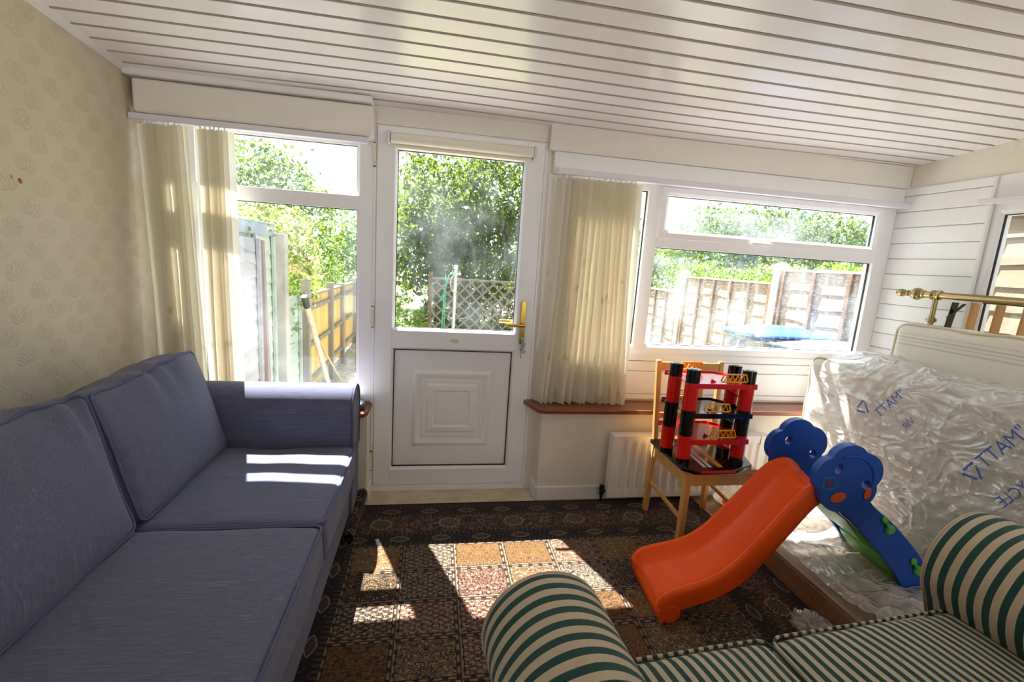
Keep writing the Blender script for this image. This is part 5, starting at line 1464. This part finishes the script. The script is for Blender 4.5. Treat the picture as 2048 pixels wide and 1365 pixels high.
plant('rose_bush', 'climbing rose in pale flower over the grey green panel', 'rose bush', (-1.75, 5.2, -0.3),
      [(-1.80, 4.4, 1.62, 0.30, 0.75, 0.22, 1500), (-1.62, 5.3, 1.50, 0.30, 0.55, 0.34, 1600), (-1.55, 5.6, 1.05, 0.24, 0.42, 0.35, 1000), (-1.50, 5.05, 0.75, 0.14, 0.26, 0.35, 420)], 0.052, 'leaf_rose', 48,
      stems=[([(-1.75, 5.2, -0.3), (-1.70, 5.2, 0.6), (-1.6, 5.3, 1.4)], 0.02), ([(-1.70, 5.1, 0.5), (-1.75, 4.7, 1.5)], 0.015)])
rose = [o for o in COL.objects if o.name.startswith('rose_bush')][0]
foliage('blossom', [(-1.70, 4.7, 1.68, 0.30, 0.8, 0.22, 260), (-1.56, 5.5, 1.40, 0.28, 0.5, 0.40, 340)], 0.045, 'flower', rose, 49, asp=0.9, per=4)
plant('shrub', 'yellow green shrub above the near golden fence', 'shrub', (-1.75, 6.6, -0.3), [(-1.72, 6.5, 0.95, 0.22, 0.6, 0.26, 1100), (-1.62, 5.9, 0.92, 0.15, 0.3, 0.2, 360)], 0.055, 'leaf_light', 50, stems=[([(-1.75, 6.6, -0.3), (-1.7, 6.5, 0.9)], 0.02)])
plant('shrub', 'rounded grey green shrub above the far golden fence', 'shrub', (-1.95, 8.6, -0.3), [(-1.95, 8.6, 0.98, 0.38, 0.6, 0.48, 1800)], 0.055, 'leaf_mid', 51, stems=[([(-1.95, 8.6, -0.3), (-1.95, 8.6, 0.9)], 0.03)])
plant('conifer', 'narrow dark green conifer in the slit beside the cream blind', 'tree', (4.1, 9.0, -0.3), [(4.15, 9.0, 1.1, 0.42, 0.4, 1.25, 3200), (4.0, 9.0, 0.7, 0.4, 0.4, 0.8, 1200)], 0.06, 'leaf_dark', 52, stems=[([(4.1, 9.0, -0.3), (4.12, 9.0, 1.8)], 0.05)], group=GT)
plant('hedge', 'dark bluish hedge behind the far low fence panel', 'hedge', (5.3, 10.2, -0.3), [(5.3, 10.2, 1.05, 0.9, 0.6, 0.75, 3000)], 0.07, 'leaf_blue', 53, stems=[([(5.3, 10.2, -0.3), (5.3, 10.2, 0.9)], 0.04)])
plant('hedge', 'yellow green hedge showing over the middle fence panel', 'hedge', (5.6, 7.4, -0.3), [(5.0, 7.6, 1.20, 0.75, 0.5, 0.42, 2400), (6.0, 7.2, 1.25, 0.8, 0.5, 0.44, 2600), (6.9, 6.9, 1.35, 0.6, 0.5, 0.42, 1500)], 0.07, 'leaf_light', 54, stems=[([(5.6, 7.4, -0.3), (5.6, 7.4, 1.0)], 0.04)])
plant('tree', 'dark tree line top in the right part of the top opener', 'tree', (9.5, 11.5, -0.2), [(7.6, 11.5, 1.95, 1.2, 1.0, 1.25, 5200), (9.4, 11.5, 2.1, 1.4, 1.0, 1.3, 5600), (11.6, 11.5, 2.0, 1.5, 1.0, 1.25, 5200)], 0.12, 'leaf_blue', 55, stems=[([(9.5, 11.5, -0.2), (9.5, 11.5, 1.8)], 0.09)], group=GT)
plant('tree', 'low green trees in the left part of the top opener', 'tree', (7.0, 15.0, -0.2), [(7.4, 15.0, 1.9, 1.5, 1.0, 1.0, 2400), (9.6, 15, 2.2, 1.5, 1.0, 1.1, 2000)], 0.13, 'leaf_mid', 56, stems=[([(7.2, 15.0, -0.2), (7.2, 15.0, 1.8)], 0.09)], group=GT)
